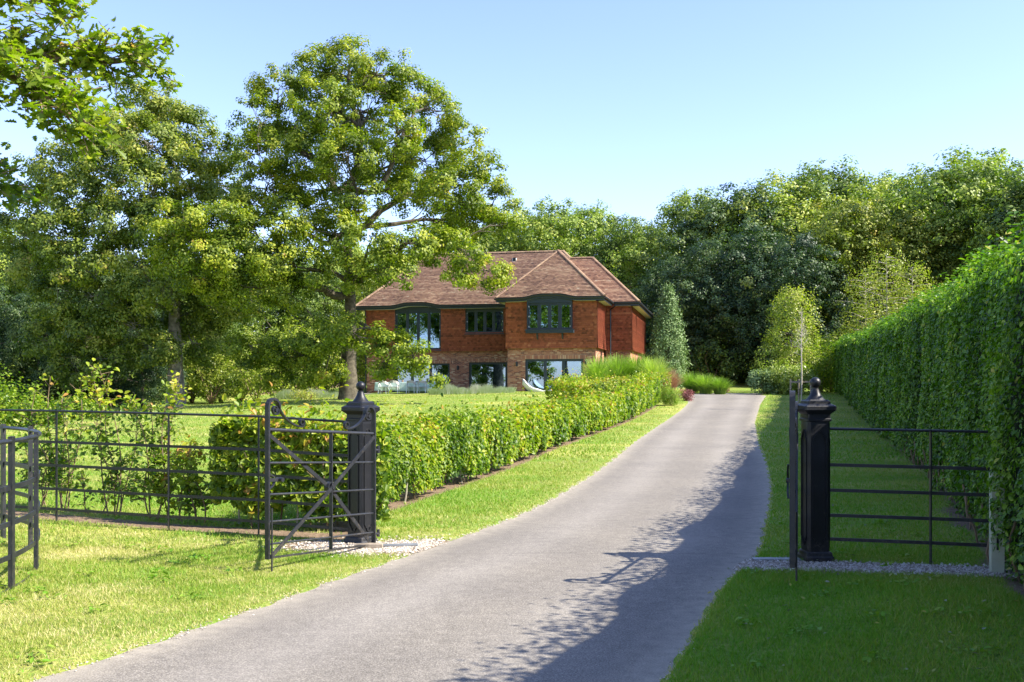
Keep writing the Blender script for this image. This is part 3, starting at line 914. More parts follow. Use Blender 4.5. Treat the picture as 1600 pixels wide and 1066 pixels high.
def slope(kind, poly):
    dn = _dn[kind]
    ax = 1 if dn[0] == 0 else 0         # axis running up the slope: v if dn along v
    run = [p[ax]*(-1 if (dn[ax] > 0) else 1) for p in poly]    # increases up the slope
    sc_ = [p[1-ax] for p in poly]
    lo, hi = min(run), max(run)
    g = .135 * math.cos(R(44))
    nrows = int((hi-lo)/g)
    def rng_at(t):
        xs = []
        n_ = len(poly)
        for i in range(n_):
            t0, t1 = run[i], run[(i+1) % n_]; s0, s1 = sc_[i], sc_[(i+1) % n_]
            if abs(t0-t1) < 1e-9:
                if abs(t-t0) < 1e-6: xs += [s0, s1]
                continue
            k = (t-t0)/(t1-t0)
            if -1e-6 <= k <= 1+1e-6: xs.append(s0+(s1-s0)*k)
        return (min(xs), max(xs)) if xs else None
    nz = math.cos(R(44)); nh = math.sin(R(44))
    for r in range(nrows+1):
        t0 = lo + r*g; t1 = min(hi, t0 + g*1.3)
        if t0 >= hi-.01: break
        ra = rng_at(t0+1e-5); rb = rng_at(min(t1, hi-1e-5))
        if not ra or not rb: continue
        s0 = math.floor(ra[0]/.165)*.165 - (.0825 if r % 2 else 0)
        s_ = s0
        lift0 = .048; rowv = random.gauss(0,.09)
        while s_ < ra[1]:
            s2 = s_+.165
            a0, a1 = max(s_, ra[0]), min(s2-.004, ra[1]); b0, b1 = max(s_, rb[0]), min(s2-.004, rb[1])
            if a1-a0 > .01:
                if b1 < b0: b0 = b1 = min(max((b0+b1)/2, rb[0]), rb[1])
                li = lift0 + random.uniform(-.006,.012); li2 = li + random.uniform(-.004,.004)
                pts = []
                for (ss, tt, l_) in ((a0,t0,li),(a1,t0,li2),(b1,t1,.004),(b0,t1,.004),(a0,t0,li-.02),(a1,t0,li2-.02)):
                    tv = tt*(-1 if dn[ax] > 0 else 1)
                    u, v = (ss, tv) if ax == 1 else (tv, ss)
                    z = roof_z(u, v, kind) + (eyebrow(u, v) if kind in ('f','bf') else 0)
                    pts.append((u+dn[0]*nh*l_, v+dn[1]*nh*l_, z+nz*l_))
                if kind in ('f','bf','r','br','b','rb','rl','bl','l'):
                    TV.extend(pts); TA.extend([random.gauss(.50,.13)+rowv]*6)
            s_ = s2
slope('f', [(-16.9,4),(-2.7,4),(-2.7,7.4),(-3.3,8),(-12.9,8)])
slope('f', [(-2.7,4),(2.2,4),(-1.2,7.4),(-2.7,7.4)])
slope('r', [(2.2,4),(2.2,17),(-1.2,13.6),(-1.2,7.4)])
slope('l', [(-16.9,4),(-16.9,12),(-12.9,8)])
slope('b', [(-16.9,12),(-4.6,12),(-4.6,8.0),(-12.9,8)])
slope('rb', [(2.2,17),(-4.6,17),(-1.2,13.6)])
slope('rl', [(-4.6,10),(-4.6,17),(-1.2,13.6),(-1.2,7.4)])
slope('bf', [(-6.14,-.5),(.5,-.5),(-2.82,2.82)])
slope('br', [(.5,-.5),(.5,4),(-2.82,7.32),(-2.82,2.82)])
slope('bl', [(-6.14,-.5),(-6.14,4),(-2.82,7.32),(-2.82,2.82)])
n_ = len(TV)//6
f = np.array([(0,1,2,3),(4,5,1,0)])
roof = obj('roof', fast_mesh('roof', np.array(TV), (f[None] + (np.arange(n_)*6)[:,None,None]).reshape(-1,4), M['roof_tile'], {'v': TA}), house, kind='stuff')
# ridge and hip caps
def cap_run(p, q, name='ridge_tiles', r=.12, sp=.32):
    p = Vector(p); q = Vector(q); L = (q-p).length; n_ = int(L/sp); d = (q-p)/n_
    m = MB()
    side = d.cross(Vector((0,0,1))).normalized(); upv = side.cross(d).normalized()
    for i in range(n_):
        a0 = p+d*i; a1 = p+d*(i+1)*1.0 + d.normalized()*.02
        vs = []
        for c, rr in ((a0, r*1.05), (a1, r*.95)):
            for k in range(6):
                t_ = math.pi*k/5
                vs.append(c + side*math.cos(t_)*rr + upv*(math.sin(t_)*rr*.8 - .02))
        m.add(vs, [(k,k+1,k+7,k+6) for k in range(5)] + [(5,4,3,2,1,0),(6,7,8,9,10,11)], random.gauss(.5,.2))
    o = m.obj(name, M['hip_tile'], roof); o['kind'] = 'stuff'
zr = SE+PT*4; zr2 = SE+PT*3.4; zb = SE+PT*3.32
cap_run((-12.9,8,zr+.03),(-3.3,8,zr+.03)); cap_run((-2.7,7.4,zr2+.03),(-1.2,7.4,zr2+.03)); cap_run((-3.3,8,zr+.03),(-2.7,7.4,zr2+.03), 'hip_tiles')
cap_run((2.2,4,SE+.03),(-1.2,7.4,zr2+.03),'hip_tiles'); cap_run((-16.9,4,SE+.03),(-12.9,8,zr+.03),'hip_tiles'); cap_run((-16.9,12,SE+.03),(-12.9,8,zr+.03),'hip_tiles')
cap_run((.5,-.5,SE+.03),(-2.82,2.82,zb+.03),'hip_tiles', .13); cap_run((-6.14,-.5,SE+.03),(-2.82,2.82,zb+.03),'hip_tiles',.09); cap_run((-2.82,2.82,zb+.03),(-2.82,7.3,zb+.03))
cap_run((-1.2,7.4,zr2+.03),(-1.2,13.6,zr2+.03)); cap_run((2.2,17,SE+.03),(-1.2,13.6,zr2+.03),'hip_tiles')
# small roof vent
q = u_at(805, 7.6)
m = MB(); m.box((q-.13, 7.25, roof_z(0,7.25,'f')-.05), (q+.13, 7.6, roof_z(0,7.25,'f')+.28)); m.obj('roof_vent', M['white'], roof)
m = MB(); m.box((q-.09, 7.235, roof_z(0,7.25,'f')+.06), (q+.12, 7.248, roof_z(0,7.25,'f')+.30)); m.obj('vent_mouth', M['gutter'], roof)

# eaves: fascia, gutter, soffit
def eave(path, dn, brow):
    """path in u,v"""
    (ua, va), (ub, vb) = path
    n_ = max(2, int(math.hypot(ub-ua, vb-va)/.2))
    pts = []
    for i in range(n_+1):
        t_ = i/n_; u = ua+(ub-ua)*t_; v = va+(vb-va)*t_
        pts.append(Vector((u, v, SE + (eyebrow(u, v+.001) if brow else 0))))
    d = Vector((dn[0], dn[1], 0))
    m = MB(); m.ribbon([p + Vector((0,0,-.14)) - d*.03 for p in pts], d, .04, .20)
    m.obj('fascia', M['joinery'], house)
    m = MB()
    vs = []; fs = []
    prof = [(0.0,.03),(.0,-.04),(.03,-.085),(.08,-.085),(.115,-.04),(.12,.03),(.10,.03),(.09,-.03),(.06,-.06),(.02,-.03)]
    for p in pts:
        for a_, b_ in prof: vs.append(p + d*(a_) + Vector((0,0,b_-.045)))
    k_ = len(prof)
    for i in range(len(pts)-1):
        for k in range(k_-1): fs.append((i*k_+k, i*k_+k+1, (i+1)*k_+k+1, (i+1)*k_+k))
    fs.append(tuple(range(k_))); fs.append(tuple((len(pts)-1)*k_+k for k in range(k_))[::-1])
    m.add(vs, fs); m.obj('gutter', M['gutter'], house, smooth=False)
    m = MB(); vs = []; fs = []
    for p in pts: vs += [p + Vector((0,0,-.235)) - d*.012, p + Vector((0,0,-.235)) - d*.56]
    for i in range(len(pts)-1): fs.append((2*i, 2*i+1, 2*i+3, 2*i+2))
    m.add(vs, fs); m.obj('soffit', M['soffit'], house)
eave(((-16.9,4),(-6.16,4)), (0,-1), True)
eave(((-6.14,-.5),(.5,-.5)), (0,-1), True)
eave(((.5,-.48),(.5,3.86)), (1,0), False)
eave(((-6.14,-.48),(-6.14,3.86)), (-1,0), False)
eave(((.66,4),(2.2,4)), (0,-1), False)
eave(((2.2,4.02),(2.2,17)), (1,0), False)
eave(((-16.9,4.02),(-16.9,12)), (-1,0), False)
# downpipe in the inner corner, with swan neck
xp = u_at(954, 4.4)
m = MB(); m.tube([(.62,3.95,SE-.12),(.66,3.97,SE-.25),(xp,4.38,SE-.45),(xp,4.38,SE-.6),(xp,4.38,.6)], .04, 8)
m.obj('downpipe', M['gutter'], house, smooth=True)
m = MB(); m.tube([(U0+.12,4.1,SE-.12),(U0+.1,4.35,SE-.4),(U0+.1,4.38,.6)], .04, 8); m.obj('downpipe', M['gutter'], house, smooth=True)
# wall lamps
for px, py, v in ((598,578,V0+BRK),(716,575,V0+BRK),(808,569,VB+BRK),(916,566,VB+BRK)):
    u = u_at(px, v); z = z_at(py, u, v)
    m = MB(); m.box((u-.05, v-.03, z-.12), (u+.05, v, z+.12)); m.box((u-.02, v-.10, z-.02), (u+.02, v-.03, z+.02))
    m.lathe([(.055,z-.15),(.06,z-.14),(.06,z+.14),(.055,z+.15)], 12, (u, v-.15)); m.obj('wall_lamp', M['gutter'], house)

# terrace of pale stone in front of the house
m = MB(); 
m.box((-17.4, .9, .2), (-5.9, 4.55, FLOOR-.02)); m.box((-5.9, -2.6, .2), (.4, .05, FLOOR-.02))
m.obj('terrace', m_simple('paving', (.42,.38,.32), .8, .3, nscale=2, nvar=.12), house)

def hp(px, v, z=0.0):
    u = u_at(px, v); p = Vector((HX,HY,0)) + U*u + Vv*v; return Vector((p.x, p.y, z))
# dining table with mint cloth and four chairs in front of it
A_, B_ = hp(590, 1.9, FLOOR-.02), hp(680, 1.9, FLOOR-.02)
c_ = (A_+B_)/2; L = (B_-A_).length
tbl = empty('dining_table', c_, HROT, 'long garden dining table on the terrace under the mint cloth', 'table')
m = MB(); m.box((-L/2+.05,-.42,.70),(L/2-.05,.42,.735)); m.obj('table_top', M['white'], tbl)
for sx in (-1,1):
    for sy in (-1,1):
        m = MB(); m.box((sx*(L/2-.2)-.03, sy*.34-.03, 0),(sx*(L/2-.2)+.03, sy*.34+.03, .70)); m.obj('leg', M['white'], tbl)
m = MB(); vs = []; fs = []
nn = 60
ring = []
for i in range(nn):
    t_ = i/nn*4; k = int(t_); f_ = t_-k
    x, y = [(-1+2*f_,-1),(1,-1+2*f_),(1-2*f_,1),(-1,1-2*f_)][k]
    ring.append((x*L/2, y*.46))
for j, (zz, e_) in enumerate(((.742,.0),(.725,.012),(.45,.03),(.2,.05))):
    for i, (x, y) in enumerate(ring):
        w_ = e_*(1+.8*math.sin(i*1.9))
        vs.append((x + (w_ if x > 0 else -w_), y + (w_ if y > 0 else -w_), zz))
for j in range(3):
    for i in range(nn): fs.append((j*nn+i, j*nn+(i+1)%nn, (j+1)*nn+(i+1)%nn, (j+1)*nn+i))
fs.append(tuple(range(nn)))
m.add(vs, fs); tc_ = m.obj('tablecloth', M['mint'], None, label='pale mint tablecloth hanging over the terrace dining table', cat='tablecloth'); tc_.location = c_; tc_.rotation_euler = (0,0,HROT)
def chair0(loc, label):
    e = empty('garden_chair', loc, HROT, label, 'chair', 'white garden chairs along the terrace table')
    m = MB(); m.box((-.25,-.24,.42),(.25,.24,.46)); m.obj('seat', M['seat_grey'], e)
    m = MB(); m.ribbon([(-.27,.05,.66),(-.26,-.16,.70),(-.20,-.27,.76),(0,-.31,.80),(.20,-.27,.76),(.26,-.16,.70),(.27,.05,.66)], (0,0,1), .16, .02)
    m.obj('backrest', M['seat_grey'], e)
    for sx in (-1,1):
        for sy in (-1,1):
            m = MB(); m.bar((sx*.27, sy*.25, 0), (sx*.235, sy*.20, .43), .035, .035); m.obj('leg', M['white'], e)
        m = MB(); m.ribbon([(sx*.26,.20,.42),(sx*.275,.18,.60),(sx*.275,.05,.655),(sx*.27,-.16,.655),(sx*.25,-.22,.43)], (1,0,0), .03, .03); m.obj('armrest', M['white'], e)
    return e
cl = ['white garden chair nearest the left end of the mint table', 'white garden chair second from the left along the mint table',
      'white garden chair third from the left along the mint table', 'white garden chair fourth along the mint table, beside the lavender']
pc = [599, 616, 643, 660]
c0 = None
for px, lb in zip(pc, cl):
    loc = hp(px, 1.15, FLOOR-.02)
    if c0 is None: c0 = chair0(loc, lb)
    else: copy_tree(c0, loc, HROT + random.uniform(-.12,.12), 1, lb, 'white garden chairs along the terrace table')
for px, lb in ((629,'clay pot with dark foliage at the middle of the mint table'),(643,'clay pot further right on the mint table')):
    p = hp(px, 1.9, FLOOR+.722)
    e = empty('plant_pot', p, 0, lb, 'plant pot')
    m = MB(); m.lathe([(.05,0),(.07,.12),(.078,.125),(.078,.15),(.065,.15)], 12); m.obj('pot', M['hip_tile'], e)
    P_ = rng.normal(0, .05, (40,3)) + np.array([0,0,.24]); obj('foliage', leaf_mesh('foliage', [leaves(P_, sphere_pts(40), .07, T_DIAMOND, rng.uniform(0,.6,40))], M['dark_leaf']), e)
# white chaise longue
p = hp(842, -1.3, FLOOR-.02)
e = empty('garden_lounger', p, HROT+R(8), 'white rounded garden lounger with a high back by the bay doors', 'sun lounger')
vs = []; fs = []
na, nb = 14, 9
prof = [(-1.22,1.02,.12),(-1.12,.92,.34),(-.95,.70,.50),(-.75,.50,.58),(-.5,.34,.60),(-.15,.26,.56),(.25,.25,.44),(.6,.27,.33),(1.0,.28,.27),(1.3,.26,.16)]
for x, z, hw in prof:
    for k in range(nb):
        t_ = -1+2*k/(nb-1)
        vs.append((x + .05*t_*t_, t_*hw, max(.05, z + (.16 if x < .2 else .03)*abs(t_)**2.5 - (.26 if x < .3 else .05)*(1-t_*t_))))
for i in range(len(prof)-1):
    for k in range(nb-1): fs.append((i*nb+k, i*nb+k+1, (i+1)*nb+k+1, (i+1)*nb+k))
m = MB(); m.add(vs, fs); o = m.obj('shell_seat', M['white'], e, smooth=True)
md = o.modifiers.new('thick', 'SOLIDIFY'); md.thickness = .035
e.scale = (.82,.8,.8)
for sx, sy in ((-.55,-1),(-.55,1),(.85,-1),(.85,1)):
    m = MB(); m.tube([(sx, sy*.3, .02), (sx*.92, sy*.2, .27)], .018, 6); m.obj('leg', M['white'], e)

# ------------------------------------------------------------------ iron gates, posts and fences
def gate_post(loc, rz, label):
    e = empty('gate_post', loc, rz, label, 'gate post', 'cast iron gate posts either side of the drive')
    m = MB(); m.square([(.128,-.25),(.128,.045),(.118,.06),(.112,.085),(.104,.095)], .06); m.obj('plinth', M['iron_post'], e)
    m = MB(); m.square([(.100,.095),(.102,.13),(.102,1.22),(.100,1.25)], .22); m.obj('shaft', M['iron_post'], e)
    # raised panel mouldings with ogee ends on the four faces
    for k in range(4):
        rot = Matrix.Rotation(k*math.pi/2, 3, 'Z')
        pts = []
        w2, zb_, zt = .058, .22, 1.10
        half = [(w2, zb_), (w2, zt), (w2-.012, zt+.008), (w2-.014, zt+.025), (w2-.030, zt+.032), (w2-.036, zt+.055), (.0, zt+.072)]
        rt = half; lt = [(-x, z) for x, z in half[::-1]][1:]
        bt = [(-w2+.012, zb_-.008), (-w2+.014, zb_-.025), (-w2+.030, zb_-.032), (-w2+.036,zb_-.055), (0, zb_-.072), (w2-.036,zb_-.055), (w2-.030,zb_-.032),(w2-.014,zb_-.025),(w2-.012,zb_-.008),(w2,zb_)]
        for x, z in rt + lt + bt: pts.append(rot @ Vector((x, -.105, z)))
        m = MB(); m.ribbon(pts, rot @ Vector((0,-1,0)), .014, .011); m.obj('panel_moulding', M['iron_post'], e)
    m = MB(); m.square([(.100,1.25),(.110,1.255),(.110,1.272),(.103,1.28),(.103,1.315),(.112,1.325),(.135,1.345),(.143,1.355),(.143,1.385),(.138,1.392),(.104,1.41),(.102,1.432),(.09,1.438),(.085,1.445)], .10)
    m.obj('cap', M['iron_post'], e)
    m = MB(); prof = [(.092,1.436),(.078,1.45),(.058,1.475),(.042,1.505),(.032,1.535),(.028,1.55),(.030,1.555)]
    for i in range(13):
        a_ = -math.pi/2*.82 + (math.pi/2*1.82)*i/12
        prof.append((max(.001,.047*math.cos(a_)), 1.598+.047*math.sin(a_)))
    m.lathe(prof, 28); m.obj('finial', M['iron_post'], e, smooth=True)
    return e
PR = (2.72, 8.93); PL = (-1.52, 10.0)
gate_post((PR[0], PR[1], .015), R(4), 'black cast iron gate post with ball finial right of the drive, by the tall hedge')
gate_post((PL[0], PL[1], -.02), R(-34), 'black cast iron gate post with ball finial left of the drive, behind the open gate')

def spiral(c, r0, r1, a0, a1, n=18):
    out = []
    for i in range(n+1):
        t = i/n; r = r0+(r1-r0)*t; a = a0+(a1-a0)*t
        out.append((c[0]+r*math.cos(a), 0, c[1]+r*math.sin(a)))
    return out
def gate(loc, rz, label, sl=.075):
    """local x: hinge stile (0) -> meeting stile (L)"""
    L = 1.50
    e = empty('entrance_gate', loc, rz, label, 'gate', 'pair of wrought iron gate leaves standing open')
    def sh(p): return (p[0], p[1], p[2]+sl*p[0])
    zr_ = [.0, .116, .304, .534, .80, 1.08]
    yv = (0,1,0)
    # stiles with rounded tops curling inwards to a scroll
    def stile(x, s, top):
        r = .07
        pts = [(x,0,-.01),(x,0,.4),(x,0,.8),(x,0,top-r)]
        for i in range(1,9):
            a_ = math.pi*i/8
            pts.append((x+s*(r-r*math.cos(a_)), 0, top-r+r*math.sin(a_)))
        # tightening scroll under the hook
        cx, cz = x+s*(2*r-.045), top-r-.035
        for i in range(1,20):
            t = i/19; rr = .045*(1-t*.62); a_ = -t*math.pi*2.6
            pts.append((cx+s*rr*math.cos(a_), 0, cz+.015+rr*math.sin(a_)))
        m = MB(); m.ribbon([sh(p) for p in pts[:12]], yv, .042, .020); q = m.obj('stile', M['iron'], e)
        m = MB(); m.ribbon([sh(p) for p in pts[11:]], yv, .026, .011); m.obj('scroll', M['iron'], q)
        # swept brace from the hook down to the top rail, ending in a small scroll
        b0 = (x+s*(2*r), top-r)
        pp = []
        for t in np.linspace(0,1,12):
            xx = b0[0] + s*.29*t**1.25
            zz = b0[1] + (1.115-b0[1])*(1-(1-t)**1.8)
            pp.append((xx,0,zz))
        ex, ez = pp[-1][0], pp[-1][2]
        for i in range(1,20):
            t = i/19; rr = .036*(1-t*.6); a_ = -math.pi/2 + t*math.pi*2.5
            pp.append((ex+s*rr*math.cos(a_), 0, ez+.036+rr*math.sin(a_)))
        m = MB(); m.ribbon([sh(p) for p in pp], yv, .030, .012); m.obj('scroll_brace', M['iron'], e)
        m = MB(); m.tube([sh((cx,-.02,cz+.012)), sh((cx,.02,cz+.012))], .017, 10); m.obj('scroll_boss', M['iron'], q)
    stile(0, 1, 1.34); stile(L, -1, 1.34)
    for i, z in enumerate(zr_):
        m = MB()
        if i == 5: m.tube([sh((.0,0,z)), sh((L,0,z))], .0145, 8)
        elif i == 0: m.bar(sh((.0,0,z)), sh((L,0,z)), .012, .034)
        else: m.tube([sh((.0,0,z)), sh((L,0,z))], .0095, 8)
        m.obj('rail', M['iron'], e, smooth=i > 0)
    m = MB(); m.bar(sh((L*.44,0,.0)), sh((L*.44,0,1.08)), .034, .012, up=(0,1,0)); m.obj('centre_bar', M['iron'], e)
    cz = .575; cx = L*.44
    for (x0, z0, yy) in ((.02,.01,-.020),(L-.02,1.05,-.020)):
        m = MB(); m.bar(sh((x0,yy,z0)), sh((cx,yy,cz)), .034, .010, up=(0,0,1)); m.obj('diagonal_brace', M['iron'], e)
    for (x0, z0, yy) in ((.02,1.05,.020),(L-.02,.01,.020)):
        m = MB(); m.bar(sh((x0,yy,z0)), sh((cx,yy,cz)), .034, .010, up=(0,0,1)); m.obj('diagonal_brace', M['iron'], e)
    m = MB(); pts = [sh((cx+.045*math.cos(a_), -.012, cz+.045*math.sin(a_))) for a_ in np.linspace(0, 2*math.pi, 21)]
    m.ribbon(pts, yv, .05, .012); m.obj('centre_ring', M['iron'], e)
    m = MB(); m.tube([sh((cx,-.03,cz)), sh((cx,.03,cz))], .018, 10); m.obj('centre_boss', M['iron'], e)
    # latch with curled handle on the meeting stile
    m = MB(); m.bar(sh((L-.18,-.022,.655)), sh((L,-.022,.655)), .03, .014); m.tube([sh((L-.17,-.05,.655)), sh((L-.17,.02,.655))], .020, 10)
    m.obj('latch', M['iron'], e)
    m = MB(); m.ribbon([sh((L-.02,-.03,.52)), sh((L-.05,-.035,.57)), sh((L-.10,-.035,.60)), sh((L-.13,-.035,.64))], yv, .016, .010)
    m.ribbon([sh((L-.02,-.03,.78)), sh((L-.05,-.035,.73)), sh((L-.07,-.035,.70)), sh((L-.12,-.035,.68))], yv, .016, .010); m.obj('latch_handle', M['iron'], e)
    for z in (.10, .92):
        m = MB(); m.tube([sh((-.09,0,z)), sh((.0,0,z))], .012, 8); m.lathe([(.016,z-.035),(.016,z+.035)], 10, (-.075,0)); m.obj('hinge', M['iron'], e, smooth=True)
    m = MB(); m.tube([sh((L-.02,.03,-.11)), sh((L-.02,.03,.42))], .008, 8); m.obj('drop_bolt', M['iron'], e)
    return e
def place_gate(pxh, dh, pxf, df, zb_h, label, sl):
    h = Vector(((pxh-800)/F*dh, dh)); f_ = Vector(((pxf-800)/F*df, df)); d = f_-h
    e = gate((h.x, h.y, zb_h), math.atan2(d.y, d.x), label, sl)
    k = d.length/1.5
    e.scale = (k, 1, 1)
    return e
place_gate(584, 9.72, 418, 8.36, .035, 'left wrought iron gate leaf, swung open over the sunlit grass before its post', .068)
place_gate(1243, 9.0, 1238, 7.62, .09, 'right wrought iron gate leaf, seen edge on beside the post at the hedge side', .075)

# closer plates in the ground
for (x, y, rz, lb) in ((2.38, 8.93, 0, 'flat grey metal gate plate in the gravel beside the right post'), (-1.12, 9.72, R(8), 'flat metal gate plate in the gravel beside the left post')):
    z = gz(x, y)
    e = empty('ground_plate', (x, y, z), rz, lb, 'gate plate')
    m = MB(); m.box((-.22,-.055,.012),(.20,.055,.022)); m.obj('plate', M['zinc'], e)
    m = MB(); m.box((-.20,-.05,-.06),(.18,.05,.010)); m.obj('housing', M['iron_post'], e)
m = MB(); m.box((-.13,-.05,-.02),(.13,.05,.035)); m.obj('wood_offcut', M['oldwood'], None, label='short weathered wooden block under the hinge of the left gate', cat='wood block', loc=(-1.38, 9.62, gz(-1.38,9.62)+.01))

def fence(P, rails, posts, label, name='rail_fence', tops=1.2, zf=None, extra=.0, thin=()):
    e = empty(name, (P[0][0], P[0][1], 0), 0, label, 'fence')
    o = Vector((P[0][0], P[0][1], 0))
    for k, h in enumerate(rails):
        m = MB(); pts = [Vector((x, y, zf(x, y)+h)) - o for x, y in P]
        if k == 0: m.tube(pts, .0125, 8)
        else: m.ribbon(pts, (0,0,1), .030, .008)
        m.obj('rail', M['iron'], e, smooth=(k == 0))
    for x, y in posts:
        th = .009 if (x, y) in thin else .014
        z = zf(x, y)
        m = MB(); d = Vector((x, y, 0)) - o
        m.box((d.x-.006, d.y-.016, z-.15), (d.x+.006, d.y+.016, z+rails[0]+.012)); m.obj('upright', M['iron'], e)
    return e
def zlin(Pa, Pb):
    (xa, ya, za), (xb, yb, zb_) = Pa, Pb
    return lambda x, y: za + (zb_-za)*(x-xa)/(xb-xa)
zL = lambda x, y: float(np.interp(x, [-9.5,-5.0,-3.6,-2.65,-1.6], [.10,.085,.07,.05,.0]))
fence([tuple(p) for p in FL], [1.215,.872,.612,.352,.13], [(-9.3,11.88),(-7.15,11.58),(-5.04,11.02),(-3.62,10.5),(-2.62,10.3)],
      'black iron rail fence left of the drive with young hedge plants behind', zf=zL)
zR = lambda x, y: float(np.interp(x, [2.8,4.4], [.0,-.02]))
fence([(2.82,8.9),(3.65,8.75),(4.5,8.55)], [1.20,.878,.652,.428,.215], [(3.665,8.72),(4.45,8.55)], 'short black iron rail fence running from the right gate post into the tall hedge', zf=zR)

# curved section at the far left
cx, cy, cr = -7.25, 7.12, 3.5
e = empty('curved_fence', (cx, cy, 0), 0, 'curved black iron rail fence at the left edge of the grass', 'fence')
for k, h in enumerate([1.17,.82,.55,.30,.05]):
    m = MB(); pts = []
    for a_ in np.linspace(R(-20), R(66), 34):
        x, y = cr*math.cos(a_), cr*math.sin(a_)
        pts.append((x, y, .0+h))
    if k == 0: m.tube(pts, .017, 8)
    else: m.ribbon(pts, (0,0,1), .038, .010)
    m.obj('rail', M['iron'], e, smooth=k == 0)
for a_ in (-18, -6, 6.3, 18.2, 37.5, 50.3, 63):
    a_ = R(a_); x, y = cr*math.cos(a_), cr*math.sin(a_); d = Vector((math.cos(a_), math.sin(a_), 0))
    m = MB(); m.bar((x, y, -.12), (x, y, 1.205), .055, .032, up=(-d.y, d.x, 0)); m.obj('upright', M['iron'], e)

# pale post with a slot in front of the right hedge
e = empty('slotted_post', (4.05, 8.32, gz(4.05,8.32)), R(-12), 'pale green painted post with slots, half hidden by the tall hedge', 'post')
m = MB(); m.box((-.05,-.04,-.2),(.05,.04,.84)); m.obj('post_body', M['palegreen'], e)
m = MB(); m.box((-.012,-.046,.50),(.004,-.0405,.66)); m.box((-.012,-.046,.2),(.004,-.0405,.34)); m.obj('slot', M['gutter'], e)

# ------------------------------------------------------------------ gravel
def stones(P, size, name, label):
    n = len(P)
    T = np.array([(1,0,0),(-.1,.9,.1),(-.95,-.1,0),(0,-.85,-.1),(.1,.05,.62),(0,0,-.6)])
    Ft = np.array([(0,1,4),(1,2,4),(2,3,4),(3,0,4)])
    V = np.repeat(T[None], n, 0) * (1+rng.normal(0,.18,(n,6,1)))
    a = rng.uniform(0, 2*math.pi, n); c, s_ = np.cos(a)[:,None], np.sin(a)[:,None]
    x = V[:,:,0]*c - V[:,:,1]*s_*.75; y = V[:,:,0]*s_ + V[:,:,1]*c*.75
    sz = size*rng.uniform(.5,1.5,n)[:,None]
    V = np.stack([x*sz, y*sz, V[:,:,2]*sz], 2) + P[:,None,:]
    Fq = (Ft[None] + (np.arange(n)*6)[:,None,None]).reshape(-1,3)
    obj(name, fast_mesh(name, V.reshape(-1,3), Fq, M['gravel'], {'v': np.repeat(rng.uniform(0,1,n),6)}), None, label, 'gravel', kind='stuff')
def scatter_near(P, n, rad, y_lo=None):
    i = rng.integers(0, len(P)-1, n); t = rng.uniform(0,1,n)[:,None]
    q = P[i]*(1-t)+P[i+1]*t + rng.normal(0,1,(n,2))*rad
    return q
q = np.concatenate([scatter_near(G1, 9000, .13), scatter_near(np.array([(1.75,8.75),(2.3,8.75)]), 900, .10)])
q = q[(road_in(q[:,0], q[:,1]) < .12) & (q[:,1] > 8.12 - (q[:,0]-2)*.02)]
stones(np.column_stack([q, ground_z(q[:,0], q[:,1])+.006]), .016, 'gravel_strip', 'strip of grey and white gravel under the right fence')
q = scatter_near(G2, 5500, .20); q = q[road_in(q[:,0], q[:,1]) < .05]
stones(np.column_stack([q, ground_z(q[:,0], q[:,1])+.004]), .013, 'gravel_patch', 'patch of buff gravel round the foot of the left gate post')
# crumbs of stone along the drive edges
yy = rng.uniform(4.8, 24, 5200); sd_ = rng.uniform(0,1,5200) < .7
xx = np.where(sd_, XL(yy)+rng.normal(.0,.05,5200), XR(yy)+rng.normal(.0,.03,5200))
stones(np.column_stack([xx, yy, base_z(xx, yy)+.002]), .0075, 'gravel_crumbs', 'loose grit along both edges of the drive')

